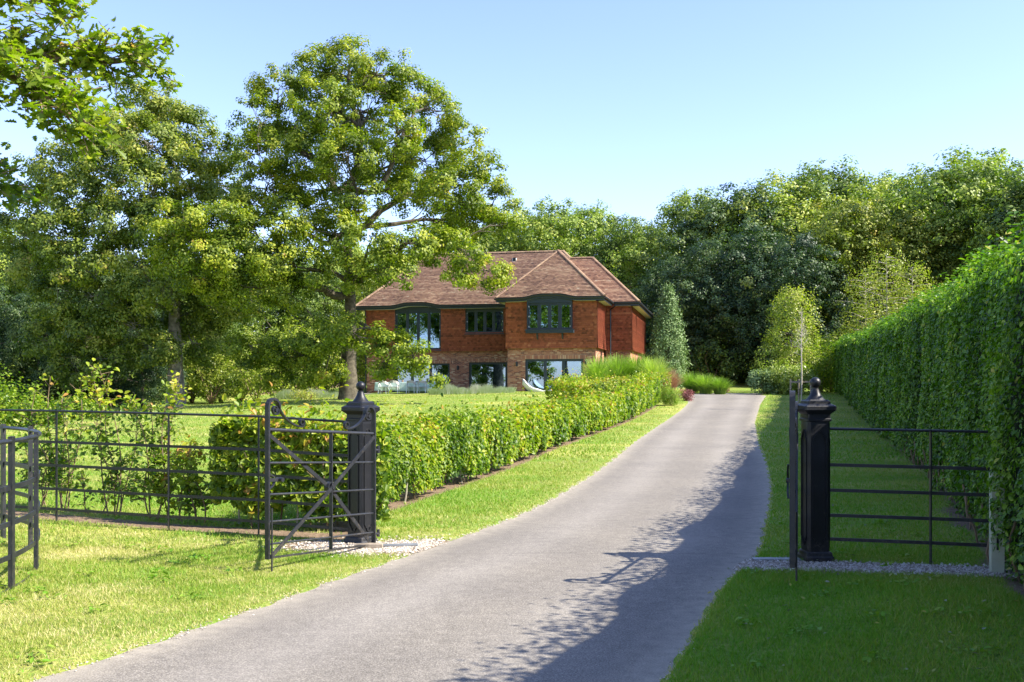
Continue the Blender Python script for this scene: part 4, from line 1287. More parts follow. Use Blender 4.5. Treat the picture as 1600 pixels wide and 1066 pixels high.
# ------------------------------------------------------------------ grass
def lawn_sample(n, x0, x1, y0, y1):
    x = rng.uniform(x0, x1, n); y = rng.uniform(y0, y1, n)
    return x, y
def grass(name, n, x0, x1, y0, y1, h, wd, label, dens_pow=0, cond=None):
    x, y = lawn_sample(n, x0, x1, y0, y1)
    px = 800 + x/y*F
    keep = (px > -130) & (px < 1730)
    if dens_pow: keep &= rng.uniform(0,1,n) < (y0/y)**dens_pow
    keep &= road_in(x, y) < .02 + rng.normal(0,.025,n)
    keep &= soil_amount(x, y) < rng.uniform(.25,.75,n)
    keep &= x < hr_x(y) - .03
    if cond is not None: keep &= cond(x, y)
    x, y = x[keep], y[keep]; n = len(x)
    # dry patches; blade colour allows for light: shaded right verge greener, sunlit left yellower
    def vn(x, y, s, o):
        return (np.sin(x*s+o)*np.cos(y*s*1.3-o*2)+np.sin(x*s*2.3-y*s*1.7+o*3)*.6+np.cos(y*s*3.1+x*s*.7+o)*.4)/2
    pat = vn(x, y, 1.7, 1.3)*.5 + vn(x, y, 4.3, 2.1)*.35 + vn(x, y, 11.0, .7)*.25
    ed = np.exp(-np.clip(-road_in(x, y), 0, 9)/.28)
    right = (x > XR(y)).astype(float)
    dry = np.clip(ed*.7 + (x < 0)*(y < 12)*np.clip(pat+.06,0,1)*1.5, 0, 1)
    for gx_, gy_, gr_ in ((-2.7,6.9,.55),(-1.9,7.7,.40),(-3.6,6.0,.5),(-3.9,8.9,.35),(-2.0,8.6,.25),(-5.2,9.6,.5),(-.2,11.8,.3),(1.3,16.2,.4)):
        dry = np.maximum(dry, np.exp(-((x-gx_)**2+(y-gy_)**2*1.6)/gr_**2)*np.clip(.75+pat*.9,0,1.1))
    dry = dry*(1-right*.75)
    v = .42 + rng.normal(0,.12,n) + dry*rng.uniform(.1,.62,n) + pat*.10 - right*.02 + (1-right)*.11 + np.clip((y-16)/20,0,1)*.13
    hh = h*(1+.45*np.clip(pat,-1,1))*rng.uniform(.35,1.3,n)**1.2*(1-.6*dry)
    wdt = wd*rng.uniform(.7,1.4,n)
    a = rng.uniform(0, 2*math.pi, n); b = rng.uniform(0, 2*math.pi, n); ln = rng.uniform(.15,1.1,n)*hh
    z = ground_z(x, y) - .006
    P0 = np.stack([x-np.cos(a)*wdt/2, y-np.sin(a)*wdt/2, z], 1); P1 = np.stack([x+np.cos(a)*wdt/2, y+np.sin(a)*wdt/2, z], 1)
    P2 = np.stack([x+np.cos(b)*ln, y+np.sin(b)*ln, z+hh], 1)
    V = np.stack([P0,P1,P2], 1).reshape(-1,3)
    # soft, mostly upward normals are left to the geometry itself
    obj(name, fast_mesh(name, V, np.arange(3*n).reshape(-1,3), M['grass_blade'], {'v': np.repeat(v,3)}), None, label, 'grass', kind='stuff')
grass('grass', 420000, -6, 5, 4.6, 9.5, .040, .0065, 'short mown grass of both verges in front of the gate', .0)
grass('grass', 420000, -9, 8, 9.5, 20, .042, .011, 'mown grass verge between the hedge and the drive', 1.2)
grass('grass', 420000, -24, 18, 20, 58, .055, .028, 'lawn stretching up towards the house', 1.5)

# broad leaved weeds in the verges
cx_ = rng.uniform(-5.5, -1.0, 45); cy_ = rng.uniform(4.8, 10, 45)
cx_ = np.concatenate([cx_, rng.uniform(1.2, 4.4, 60)]); cy_ = np.concatenate([cy_, rng.uniform(5, 12, 60)])
k = (road_in(cx_, cy_) < -.05) & (cx_ < hr_x(cy_) - .2); cx_, cy_ = cx_[k], cy_[k]
idx = np.repeat(np.arange(len(cx_)), 14)
x = cx_[idx] + rng.normal(0,.045,len(idx)); y = cy_[idx] + rng.normal(0,.045,len(idx))
P_ = np.column_stack([x, y, ground_z(x, y)+rng.uniform(.015,.045,len(idx))])
obj('weeds', leaf_mesh('weeds', [leaves(P_, np.array([0,0,1.])+rng.normal(0,.35,(len(P_),3)), rng.uniform(.025,.05,len(P_)), T_LEAF, rng.uniform(.25,.5,len(P_)))], M['grass_blade']), None, 'small broad leaved weeds and clover in the verges', 'weeds', kind='stuff')

# fallen leaves on the right verge and the drive
n_ = 150
x = rng.uniform(1.4, 4.6, n_); y = rng.uniform(5.3, 13, n_); k = (x < hr_x(y)+.1) & (road_in(x, y) < .3)
x, y = x[k], y[k]
P_ = np.column_stack([x, y, ground_z(x, y)+.03])
obj('fallen_leaves', leaf_mesh('fallen_leaves', [leaves(P_, np.array([0,0,1.])+rng.normal(0,.35,(len(x),3)), rng.uniform(.02,.045,len(x)), T_LEAF, rng.uniform(0,1,len(x)))], M['litter']), None, 'pale fallen leaves scattered over the shaded right verge', 'leaves', kind='stuff')

# ------------------------------------------------------------------ hedges
def along(P, s):
    seg = np.hypot(*(P[1:]-P[:-1]).T); cum = np.concatenate([[0], np.cumsum(seg)])
    i = np.clip(np.searchsorted(cum, s, side='right')-1, 0, len(P)-2)
    t = (s-cum[i])/seg[i]
    q = P[i] + (P[i+1]-P[i])*t[:,None]; d = (P[i+1]-P[i])/seg[i][:,None]
    return q, np.column_stack([d[:,1], -d[:,0]]), cum[-1]
def bumpf(s, z, k=1.0):
    return (np.sin(s*2.1*k+z*1.3)+np.sin(s*5.3*k-z*3.1+1)*.6+np.sin(s*11*k+z*7)*.35+np.sin(s*.8*k+2))*.25

# tall hedge on the right: left face, top, plus leaves set back inside
e = empty('tall_hedge', (7.2, 17.3, 0), 0, 'tall dense clipped green hedge running up the right side of the drive', 'hedge')
o3 = np.array([7.2,17.3,0])
SEG = np.hypot(*(HR[1:]-HR[:-1]).T); LT = SEG.sum()
parts = []
def hedge_h(y, s):
    return np.interp(y, [-9,4.2,5.6,7,12,17,30,45,57],[3.3,3.3,2.72,2.58,2.84,3.02,3.05,2.9,2.6]) + bumpf(s, 0, .8)*.16
def right_hedge(ylo, yhi, n, size, tmpl):
    s = rng.uniform(0, LT, n*6)
    q, nr, _ = along(HR, s)
    k = (q[:,1] > ylo) & (q[:,1] < yhi); q, nr, s = q[k][:n], -nr[k][:n], s[k][:n]
    n = len(q)
    gzv = base_z(q[:,0], q[:,1]); H = hedge_h(q[:,1], s)
    face = rng.uniform(0,1,n)
    top = face > .80
    t = rng.uniform(0,1,n)
    z = np.where(top, H + rng.normal(.03,.06,n) + np.clip(rng.normal(0,1,n)-1.5,0,3)*.16, H*t**.92)
    depth = np.where(top, rng.uniform(-.1,1.3,n), rng.exponential(.09,n) - bumpf(s, z)*.14 - .05)
    depth = depth - np.where(top, 0, (np.sin(s*2.6)*.6+np.sin(s*5.9+z*.8)*.5)*.09) + np.where(top, 0, .10*(t-.3)) + np.where(t < .08, .12, 0)
    # nr points left of travel (towards the drive)
    P = np.column_stack([q[:,0]-nr[:,0]*depth, q[:,1]-nr[:,1]*depth, gzv+z])
    N_ = np.column_stack([nr[:,0], nr[:,1], np.zeros(n)])*np.where(top,.2,1.0)[:,None] + np.array([0,0,.45]) + np.where(top,1.,0)[:,None]*np.array([0,0,.7]) + rng.normal(0,.42,(n,3))
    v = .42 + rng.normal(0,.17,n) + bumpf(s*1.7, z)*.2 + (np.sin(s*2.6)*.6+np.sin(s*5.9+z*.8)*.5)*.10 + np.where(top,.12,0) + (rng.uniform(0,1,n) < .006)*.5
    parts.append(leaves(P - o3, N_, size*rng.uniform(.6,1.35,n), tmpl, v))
right_hedge(-9, 4.5, 9000, .13, T_DIAMOND)
right_hedge(4.5, 9, 36000, .052, T_LEAF)
right_hedge(9, 14, 32000, .057, T_LEAF)
right_hedge(14, 24, 38000, .070, T_DIAMOND)
right_hedge(24, 58, 46000, .10, T_DIAMOND)
obj('foliage', leaf_mesh('foliage', parts, M['hedge_leaf']), e)
# inner mass of twigs and leaves (solid core)
V = []; Fq = []
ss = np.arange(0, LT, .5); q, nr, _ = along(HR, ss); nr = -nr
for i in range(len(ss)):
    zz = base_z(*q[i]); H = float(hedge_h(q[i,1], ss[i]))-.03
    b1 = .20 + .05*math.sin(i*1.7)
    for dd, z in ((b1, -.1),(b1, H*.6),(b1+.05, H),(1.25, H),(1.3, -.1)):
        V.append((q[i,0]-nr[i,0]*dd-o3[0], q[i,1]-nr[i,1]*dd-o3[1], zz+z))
for i in range(len(ss)-1):
    for k in range(4): Fq.append((i*5+k, i*5+k+1, (i+1)*5+k+1, (i+1)*5+k))
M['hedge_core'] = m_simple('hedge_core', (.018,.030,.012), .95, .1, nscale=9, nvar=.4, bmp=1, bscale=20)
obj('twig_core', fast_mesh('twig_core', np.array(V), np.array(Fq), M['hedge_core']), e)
# small woody stems at its foot
m = MB()
for i in range(60):
    s_ = np.array([random.uniform(8, 32)]); qq, n2, _ = along(HR, s_)
    x, y = qq[0] + n2[0]*random.uniform(-.02,.12)*1.0
    m.tube(wobble_path((x-o3[0], y-o3[1], float(base_z(x,y))-.03),(x-o3[0]+random.uniform(-.1,.1), y-o3[1]+random.uniform(-.1,.1), float(base_z(x,y))+.5), 3, .2), .012, 5)
o = m.obj('stems', M['stem'], e); o['kind'] = 'stuff'

# low hedge left of the drive
def low_hedge(name, P, label, hfun, n, size, hw, mat, cond=None, stems=0, org=None, seed_v=.45):
    org = org if org is not None else np.array([P[0][0], P[0][1], 0.])
    e = empty(name, tuple(org), 0, label, 'hedge')
    L_ = np.hypot(*(P[1:]-P[:-1]).T).sum()
    s = L_*rng.uniform(0,1,n)**1.35
    q, nr, _ = along(P, s)
    g = base_z(q[:,0], q[:,1]); H = hfun(s) + bumpf(s, 0, 1.3)*.16
    a = rng.uniform(0,1,n)
    side = rng.uniform(-1,1,n); t = rng.uniform(0,1,n)
    gap = .12 + .16*np.clip(np.sin(s*3.1)+np.sin(s*7.7+1),0,2)
    surf = rng.choice([0,1,2], n, p=[.42,.28,.30])
    dpt = rng.exponential(.07, n)
    wloc = hw*(1+bumpf(s*1.2, t*2)*.45)*(1-.25*np.abs(t-.55)*1.2)
    off = np.where(surf == 0, wloc-dpt, np.where(surf == 1, -wloc+dpt, side*wloc))
    z = np.where(surf == 2, H + rng.normal(0,.06,n) + np.clip(rng.normal(0,1,n)-1.0,0,3)*.20, gap + (H-gap)*t)
    P3 = np.column_stack([q[:,0]+nr[:,0]*off, q[:,1]+nr[:,1]*off, g+z])
    N_ = np.column_stack([nr[:,0]*np.sign(off), nr[:,1]*np.sign(off), np.zeros(n)])*np.where(surf==2,.3,1.)[:,None] + np.array([0,0,.6]) + rng.normal(0,.5,(n,3))
    cl_ = np.sin(s*2.3)*.8 + np.sin(s*4.9+z*3)*.7 + np.sin(s*.7+1)*.4
    N_ = N_ + .0
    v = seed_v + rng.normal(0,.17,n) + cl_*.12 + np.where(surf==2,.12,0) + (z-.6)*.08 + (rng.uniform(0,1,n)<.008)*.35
    yy = P3[:,1]
    sz = size*rng.uniform(.65,1.35,n)*np.clip(yy/14,.9,1.6)
    near = yy < 17
    pr = []
    if near.any(): pr.append(leaves(P3[near]-org, N_[near], sz[near], T_LEAF, v[near]))
    if (~near).any(): pr.append(leaves(P3[~near]-org, N_[~near], sz[~near], T_DIAMOND, v[~near]))
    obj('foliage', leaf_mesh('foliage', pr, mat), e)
    m = MB()
    m2 = MB()
    for i in range(stems):
        s_ = np.array([L_*(i+random.uniform(.2,.8))/stems]); qq, n2, _ = along(P, s_)
        o_ = random.uniform(-.12,.2); x, y = qq[0]+n2[0]*o_; zz = float(base_z(x,y)); hh = float(hfun(s_)[0])
        mm = m2 if random.random() < .35 else m
        b0 = Vector((x-org[0], y-org[1], zz-.04))
        mm.tube(wobble_path(b0, b0+Vector((random.uniform(-.06,.06), random.uniform(-.06,.06), hh*.95)), 5, .06), [.012,.011,.010,.008,.006,.004], 5)
        for k in range(5):
            z1 = random.uniform(.15,.8)*hh; a_ = random.uniform(0,6.28)
            mm.tube([b0+Vector((0,0,z1)), b0+Vector((math.cos(a_)*.22, math.sin(a_)*.22, z1+.2))], [.005,.003], 4)
    if stems:
        o = m.obj('stems', M['stem'], e); o['kind'] = 'stuff'
        o = m2.obj('pale_stems', M['stem_pale'], e); o['kind'] = 'stuff'
    return e
low_hedge('drive_hedge', HL, 'leafy yellow green hedge of young plants along the left of the drive', lambda s: np.interp(s, [0,3,14,22,27,35,40], [.98,.96,.84,.84,1.05,1.22,1.25]), 88000, .056, .36, M['beech_leaf'], stems=110)
HB = np.array([(2.0,42.5),(4.3,44.5),(6.9,45.6)])
low_hedge('terrace_hedge', HB, 'taller yellow green hedge below the ornamental grasses at the right end of the lawn', lambda s: np.interp(s, [0,3,6], [.95,1.05,1.2]), 12000, .05, .8, M['beech_leaf'], org=np.array([4.3,44.5,0.]), seed_v=.55)
HB2 = np.array([(1.9,31.5),(2.1,35.0),(2.3,39.5),(2.6,43.0)])
low_hedge('lawn_edge_hedge', HB2, 'bushy green and yellow hedge along the near right edge of the lawn', lambda s: np.interp(s, [0,6,12], [1.2,1.25,1.15]), 14000, .05, .55, M['beech_leaf'], org=np.array([2.0,35.0,0.]), seed_v=.5)

# young hedge plants behind the left fence
def young_plant(x, y, h, wd, n, label, mat='beech_leaf', col=.35, tall=0):
    z = gz(x, y)
    e = empty('young_hedge_plant', (x, y, z), 0, label, 'hedge plant')
    m = MB(); P_ = []; V_ = []
    ns = random.randint(3,5)
    for k in range(ns):
        a_ = random.uniform(0,6.28); r_ = random.uniform(0,.12)
        b0 = Vector((math.cos(a_)*r_, math.sin(a_)*r_*.5, -.05)); tp = Vector((math.cos(a_)*wd*.7+random.uniform(-.1,.1), math.sin(a_)*.2, h*random.uniform(.85,1.15)))
        pts = wobble_path(b0, tp, 8, .14)
        m.tube(pts, [.010*(1-i/9*.7) for i in range(9)], 5)
        for j in range(int(h*16)):
            t = random.uniform(.18,1); i = min(7, int(t*8)); p = pts[i].lerp(pts[i+1], t*8-i)
            a2 = random.uniform(0,6.28); ln = random.uniform(.08,.30)*(1.15-t*.6)*(wd/.3)
            q_ = p + Vector((math.cos(a2)*ln, math.sin(a2)*ln*.7, random.uniform(-.03,.16)))
            m.tube([p, q_], [.004,.002], 4, cap=False)
            for l_ in range(max(2, int(.7*n/(ns*h*16)))):
                f_ = random.uniform(.2,1.1); c_ = p.lerp(q_, f_)
                P_.append((c_.x+random.gauss(0,.035), c_.y+random.gauss(0,.035), c_.z+random.gauss(0,.035))); V_.append(col + random.gauss(0,.14) + (.30 if c_.z > h*.85 else 0) + (.25 if random.random() < .04 else 0))
    m.obj('stems', M['stem'], e)
    P_ = np.array(P_); V_ = np.array(V_)
    obj('foliage', leaf_mesh('foliage', [leaves(P_, np.array([0,-.35,.7])+rng.normal(0,.5,(len(P_),3)), .058*rng.uniform(.6,1.35,len(P_)), T_LEAF, V_)], M[mat]), e)
    return e
def PX(px, d): return (px-800)/F*d
for px, d, h, wd, n, lb, c in (
    (60, 12.2, .95, .45, 700, 'young hedge plant behind the iron fence at the far left, beyond the curved rails', .35),
    (100, 11.9, 1.5, .34, 1100, 'young hedge plant with reddish arching shoots above the fence, left of the first upright', .35),
    (150, 11.6, .45, .16, 140, 'thin sparse sapling in the first gap of the left fence', .3),
    (185, 11.5, 1.5, .32, 1200, 'tall leafy hedge plant with coppery top behind the left fence', .35),
    (238, 11.3, 1.48, .32, 1200, 'bushy hedge plant with red tips beside the middle fence upright', .38),
    (275, 11.2, .85, .32, 900, 'low leafy hedge plant right of the middle fence upright', .5),
    (318, 11.1, .80, .30, 800, 'low spreading hedge plant before the dense corner of the hedge', .48)):
    young_plant(PX(px, d), d, h, wd, n, lb, col=c)
# dense corner of the hedge between the fence and the left post
HC = np.array([(-3.2,11.05),(-2.6,10.95),(-1.9,10.85),(-1.35,10.9)])
low_hedge('corner_hedge', HC, 'dense bright green corner of hedge behind the open left gate', lambda s: np.interp(s, [0,.5,2.5], [1.0,1.05,1.0]), 8500, .085, .28, M['beech_leaf'], stems=8)

# ------------------------------------------------------------------ the big oak
def puff_list(L, Y, base):
    out = []
    for px, py, r, dy in L:
        Yp = Y+dy; s_ = Yp/F
        r = r*1.32; out.append((rel(px, py, Yp, base), (r*s_, r*s_*1.0, r*s_*.80)))
    return out
OB = (PX(545, 50), 50.0, gz(PX(545,50), 50))
oak = [(545,100,38,0),(495,118,42,1),(600,118,42,-1),(435,140,34,0),(650,150,36,.5),(510,165,45,-2),(575,175,45,2),(685,175,32,0),(405,185,34,-1),(455,200,40,2),(620,205,40,-2.5),
 (715,215,34,1),(405,240,34,-2),(480,240,42,-1),(545,245,42,-3),(665,250,42,2),(745,270,34,-1),(600,265,38,3),(425,285,36,0),(500,300,38,3),(700,300,40,-2),(770,320,30,0),(560,310,34,-2),(640,300,30,-1),(740,345,34,1),
 (785,355,22,-1),(690,345,30,2),(390,320,32,-1),(455,345,38,-2.5),(520,365,36,-3),(585,380,34,-3.5),(640,380,36,-3.5),(690,385,32,-3),(735,400,28,-4),(765,425,24,-4),(720,430,24,-4.5),(400,365,38,-3),(345,345,34,-3.5),(290,345,34,-4),(255,365,26,-4),
 (310,385,36,-4),(365,405,38,-3),(430,410,38,-3),(480,420,30,-3),(400,450,32,-3),(345,450,30,-2),(455,460,26,-2.5),(300,430,28,-3),(560,430,28,-3),(620,425,26,-4.5),(270,405,26,-3),
 (575,530,24,-4),(612,540,26,-4.5),(645,560,24,-5),(670,582,18,-5),(600,575,20,-4),(545,520,26,-3.5),(500,530,32,-2),(455,545,32,-1),(420,575,30,0),(475,580,28,0),(390,540,28,0),(510,575,22,-1)]
OL = []
for pts_, r_ in (([(525,462,-.6),(500,452,-1.2),(455,440,-2.2),(400,428,-3),(330,415,-3.4)],.24), ([(572,432,-1),(602,418,-2),(618,392,-2.6),(650,372,-3)],.20), ([(572,352,0),(600,326,0),(650,304,.4),(710,312,.2),(760,336,0)],.21),
                 ([(528,300,0),(505,262,0),(470,236,.4),(440,205,.4)],.19), ([(556,270,0),(562,210,-.5),(548,150,-.5),(545,110,0)],.20), ([(585,300,-.6),(612,255,-1),(628,215,-1.4),(650,170,-1)],.16),
                 ([(575,512,-2),(610,525,-3.4),(645,552,-4.6)],.11), ([(510,380,1),(470,360,1.4),(420,330,1),(395,300,0)],.17)):
    OL.append(([Vector(rel(a_, b_, 50+c_, OB)) for a_, b_, c_ in pts_], r_))
make_tree('oak_tree', OB, 17.3, .44, puff_list(oak, 50, OB), 'large spreading oak on the lawn in front of the left of the house', leafmat=M['oak_leaf'], clumps=17, per=135, leaf=.132, clump_r=.46, fork=.22, trunk_top=.62, limb_k=1.1, limbs=OL, bark=M['bark'])

LB = (PX(275, 54), 54.0, gz(PX(275,54), 54)-.1)
lo = [(215,165,34,0),(255,170,34,1),(180,200,38,-1),(290,205,36,0),(230,225,44,-2),(130,225,36,1),(330,240,34,0),(165,260,42,-2),(275,270,42,-2),(85,265,38,0),(215,300,44,-3),(350,290,34,1),(120,310,42,-2),(60,315,36,1),(310,320,38,-1),(165,350,42,-3),(245,350,42,-3),
 (80,365,40,-2),(30,365,36,1),(200,400,42,-3),(120,410,42,-3),(290,385,38,-1),(50,420,38,0),(350,370,34,1),(160,460,40,-2),(240,450,38,-3),(90,470,40,-1),(310,440,36,0),(205,505,38,-2),(140,520,38,-1),(290,495,34,1),(345,480,34,1),(330,540,32,1),(80,530,36,0),(180,560,34,-1),(240,545,30,-2),(120,575,34,0),(350,430,30,2),(390,460,30,2),(385,400,30,2)]
make_tree('oak_tree', LB, 15.3, .46, puff_list(lo, 54, LB), 'broad olive green oak on the far left of the lawn, with a pale trunk', leafmat=M['oak_dark'], clumps=16, per=112, leaf=.155, clump_r=.52, fork=.28, limb_k=.9, bark=M['pale_bark'])

hp_ = []
for i in range(26):
    a_ = i*2.4; rr = 5.5*math.sqrt((i+.5)/26); hp_.append(((rr*math.cos(a_), rr*math.sin(a_), 9.5+3.6*math.sin(i*1.7)*(1-rr/8)+1.5*(1-rr/6)), (1.9,1.9,1.5)))
lob = make_tree('lane_oak', (-21, -4, 0), 14, .4, hp_, 'high crowned oak over the lane, mirrored in the bay window', leafmat=M['oak_leaf'], clumps=6, per=34, leaf=.26, clump_r=.7, fork=.45)
for k, (x, y, sc_) in enumerate(((-33,0,1.05),(-45,4,1.1))):
    copy_tree(lob, (x, y, 0), 1.3+k, sc_, ('high crowned oak over the lane, mirrored in the middle upstairs window', 'high crowned oak over the lane, mirrored in the left upstairs window')[k])
# overhanging oak at the top left: trunk outside the frame, boughs reaching in
TB_ = (-6.9, 6.2, gz(-6.9, 6.2))
e = empty('overhanging_oak', TB_, 0, 'oak bough with large lobed leaves reaching in at the top left', 'tree')
m = MB()
m.tube([(0,0,-.3),(0,0,.4),(.1,0,2),(.2,.1,4.4),(.15,.2,7)], [.36,.28,.24,.19,.10], 14)
m.obj('trunk', M['bark'], e, smooth=True)
def bl(px, py, d): 
    p = at(px, py, d); return Vector((p.x-TB_[0], p.y-TB_[1], p.z-TB_[2]))
bough = [ (Vector((.15,0,3.4)), [bl(-250,60,6.4), bl(-90,50,6.6), bl(0,75,6.7), bl(60,85,6.8), bl(120,100,6.9), bl(185,95,7.0), bl(240,85,7.1)], .05),
          (Vector((.15,0,3.4)), [bl(-220,120,6.2), bl(-60,110,6.2), bl(10,115,6.3), bl(50,140,6.3), bl(90,168,6.3), bl(135,195,6.3)], .045),
          (Vector((.2,.1,4.3)), [bl(-200,-90,6.6), bl(-60,-40,6.7), bl(30,-10,6.8), bl(90,8,6.9)], .04),
          (Vector((.1,0,2.6)), [bl(-280,250,6.4), bl(-140,262,6.5), bl(-60,280,6.5), bl(-22,300,6.5)], .035)]
m = MB(); P_ = []; W_ = []
def twig_leaves(p, q, n, spread=.05):
    for i in range(n):
        t = random.uniform(.1,1.05); c = p.lerp(q, t)
        P_.append((c.x+random.gauss(0,spread), c.y+random.gauss(0,spread), c.z+random.gauss(0,spread)-.01)); W_.append(0)
for a0, pts, r0 in bough:
    allp = [a0]+pts
    m.tube(allp, [r0*(1-.8*i/len(allp)) for i in range(len(allp))], 7, cap=False)
    for i in range(0, len(allp)-1):
        for k in range(34 if i == 0 else 14 if i == 1 else 9):
            t = random.random() if i else random.uniform(.35,1); p = allp[i].lerp(allp[i+1], t)
            q = p + Vector((random.uniform(-.06,.30), random.uniform(-.25,.25), random.uniform(-.24,.20)))
            m.tube(wobble_path(p, q, 3, .2), [.006,.005,.004,.003], 4, cap=False)
            twig_leaves(p, q, 8)
            for kk in range(2):
                p2 = p.lerp(q, random.uniform(.4,1)); q2 = p2 + Vector((random.uniform(-.02,.18), random.uniform(-.12,.12), random.uniform(-.14,.10)))
                m.tube([p2, q2], [.004,.002], 4, cap=False); twig_leaves(p2, q2, 7, .035)
m.obj('branches', M['stem'], e)
P_ = np.array(P_)
obj('crown', leaf_mesh('crown', [leaves(P_, np.array([.1,-.25,.75])+rng.normal(0,.45,(len(P_),3)), rng.uniform(.055,.10,len(P_)), T_OAK, .42+rng.normal(0,.17,len(P_)))], M['branch_leaf']), e)

# ------------------------------------------------------------------ woodland
def wood_variant(h, w_, npf, leafm, label, low=.12, lf=.25, name='woodland_tree', clumps=5.6, per=46, loc=(0,0,0), dome=1.0):
    puffs = []
    for i in range(npf):
        t = (i+.5)/npf
        z = h*(low + (1-low-.08)*t)
        env = w_/2*math.sqrt(max(.02, 1-((t-.38)/(.66*dome))**2)) if t > .38 else w_/2*(.78+.22*t/.38)
        a = i*2.399 + random.uniform(-.4,.4); rr = env*random.uniform(.35,.92) if t < .93 else env*.2
        r = random.uniform(.14,.22)*w_
        puffs.append(((rr*math.cos(a), rr*math.sin(a), z), (r, r, r*.78)))
    return make_tree(name, loc, h, h*.022, puffs, label, leafmat=leafm, clumps=clumps, per=per, leaf=lf, clump_r=.72, fork=.2, twigs=False, group='woodland trees behind the house and garden')
random.seed(11)
wl = []   # (variant index, px, top_py, Y, width factor, label)
LIST = [
 (0, 795, 322, 104, 1.0,'woodland tree just right of the big oak crown, above the roof ridge'),
 (1, 862, 312, 100, 1.1,'rounded olive woodland tree rising above the middle of the roof'),
 (2, 925, 322, 106, 1.0,'woodland tree above the right part of the roof'),
 (0, 985, 338, 98, 1.0,'brighter green woodland tree behind the right end of the roof'),
 (1, 1030, 350, 112, 1.1,'distant woodland tree at the dip in the tree line'),
 (2, 1085, 300, 92, 1.1,'woodland tree with a lit top at the left end of the right hand wood'),
 (3, 1150, 285, 88, 1.1,'dark woodland tree left of the highest part of the right hand wood'),
 (0, 1215, 272, 86, 1.1,'rounded woodland tree above the small bare sapling'),
 (2, 1290, 258, 88, 1.1,'woodland tree on the skyline above the drive end'),
 (1, 1365, 262, 84, 1.1,'woodland tree on the skyline left of the tallest ones'),
 (0, 1440, 245, 78, 1.1,'tall woodland tree on the skyline behind the right hedge'),
 (2, 1515, 228, 74, 1.1,'tallest woodland tree on the skyline at the upper right'),
 (1, 1590, 238, 70, 1.1,'woodland tree at the right edge of the picture'),
 (3, 1670, 225, 66, 1.1,'woodland tree partly beyond the right edge of the picture'),
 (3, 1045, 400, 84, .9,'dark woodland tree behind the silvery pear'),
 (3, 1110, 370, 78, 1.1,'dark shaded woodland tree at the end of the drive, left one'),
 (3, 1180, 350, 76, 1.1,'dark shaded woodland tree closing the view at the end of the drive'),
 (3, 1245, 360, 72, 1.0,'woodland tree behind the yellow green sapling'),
 (4, 1330, 305, 76, 1.05,'yellowish green woodland tree above the middle of the tall hedge'),
 (4, 1425, 300, 74, 1.0,'yellowish green woodland tree left of the darker one above the hedge'),
 (0, 1500, 340, 72, .8,'dark green woodland tree just above the near end of the hedge'),
 (0, 1570, 320, 66, .8,'dark green woodland tree above the hedge by the right edge'),
 (2, -60, 330, 66, 1.1,'woodland tree at the left edge beyond the far oak'),
 (0, 20, 345, 72, 1.1,'woodland tree behind the left flank of the far oak'),
 (3, 90, 370, 68, 1.0,'dark woodland tree low behind the far oak'),
 (3, 170, 390, 72, 1.0,'dark woodland tree directly behind the pale trunk'),
 (0, 250, 400, 78, 1.0,'woodland tree in the dark behind the far oak crown'),
 (1, 330, 400, 80, 1.0,'woodland tree between the two oaks, left one'),
 (2, 410, 395, 84, 1.0,'woodland tree between the two oaks, right one'),
 (3, -30, 430, 61, 1.0,'dark low woodland tree at the left border beneath the far oak'),
 (3, 60, 445, 60, 1.0,'dark low woodland tree left of the pale oak trunk, outer one'),
 (3, 150, 450, 61, 1.0,'dark low woodland tree left of the pale oak trunk, middle one'),
 (3, 222, 465, 60, .9,'dark low woodland tree touching the pale oak trunk on its left'),
 (0, 345, 480, 68, .9,'lighter low woodland tree right of the pale oak trunk'),
 (0, 480, 400, 88, 1.0,'woodland tree behind the big oak trunk'),
 (4, 610, 395, 84, .8,'pale green tree seen between the big oak and the roof'),
 (2, 550, 380, 92, 1.0,'woodland tree behind the left hip of the roof'),
 (1, 680, 350, 100, 1.0,'woodland tree hidden behind the oak above the left roof'),
 (0, 740, 345, 102, 1.0,'woodland tree glimpsed through the oak above the ridge'),
]
VH, VW = 18.0, 13.5
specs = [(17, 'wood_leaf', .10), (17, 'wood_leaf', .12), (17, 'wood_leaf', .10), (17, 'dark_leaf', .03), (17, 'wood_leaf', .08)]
M['olive_leaf'] = m_leaf('olive_leaf', [(0,(.075,.11,.018)),(.4,(.20,.25,.030)),(.7,(.36,.37,.05)),(1,(.48,.38,.08))], .3, nscale=.4)
protos = {}
for vi, px, py, Yd, wf, lb in LIST:
    x = PX(px, Yd); z = float(base_z(x, Yd)); top = CAMZ + (HZ-py)/F*Yd
    h = top - z - .3 - .9*(px > 1340)*(Yd < 90)
    if vi not in protos:
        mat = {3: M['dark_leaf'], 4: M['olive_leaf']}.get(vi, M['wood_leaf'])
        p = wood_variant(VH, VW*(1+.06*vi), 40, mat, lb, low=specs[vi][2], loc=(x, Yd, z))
        s_ = h/VH; p.scale = (s_*wf, s_*wf, s_); protos[vi] = p
    else:
        s_ = h/VH
        copy_tree(protos[vi], (x, Yd, z), random.uniform(0, 6.28), (s_*wf, s_*wf, s_), lb, 'woodland trees behind the house and garden')
# trees standing to the right of the hedge, outside the frame, whose shade falls on the wood edge
for k, (x, y, h) in enumerate(((37,80,18),(48,52,17),(50,70,18),(33,88,17))):
    s_ = h/VH; copy_tree(protos[k % 3], (x, y, float(base_z(x,y))), k*1.3, (s_,s_,s_), ('woodland tree over the hedge right of the yellowish pair','woodland tree beyond the right edge behind the hedge','woodland tree deep in the wood at the right','woodland tree filling the wood behind the hedge')[k], 'woodland trees behind the house and garden')

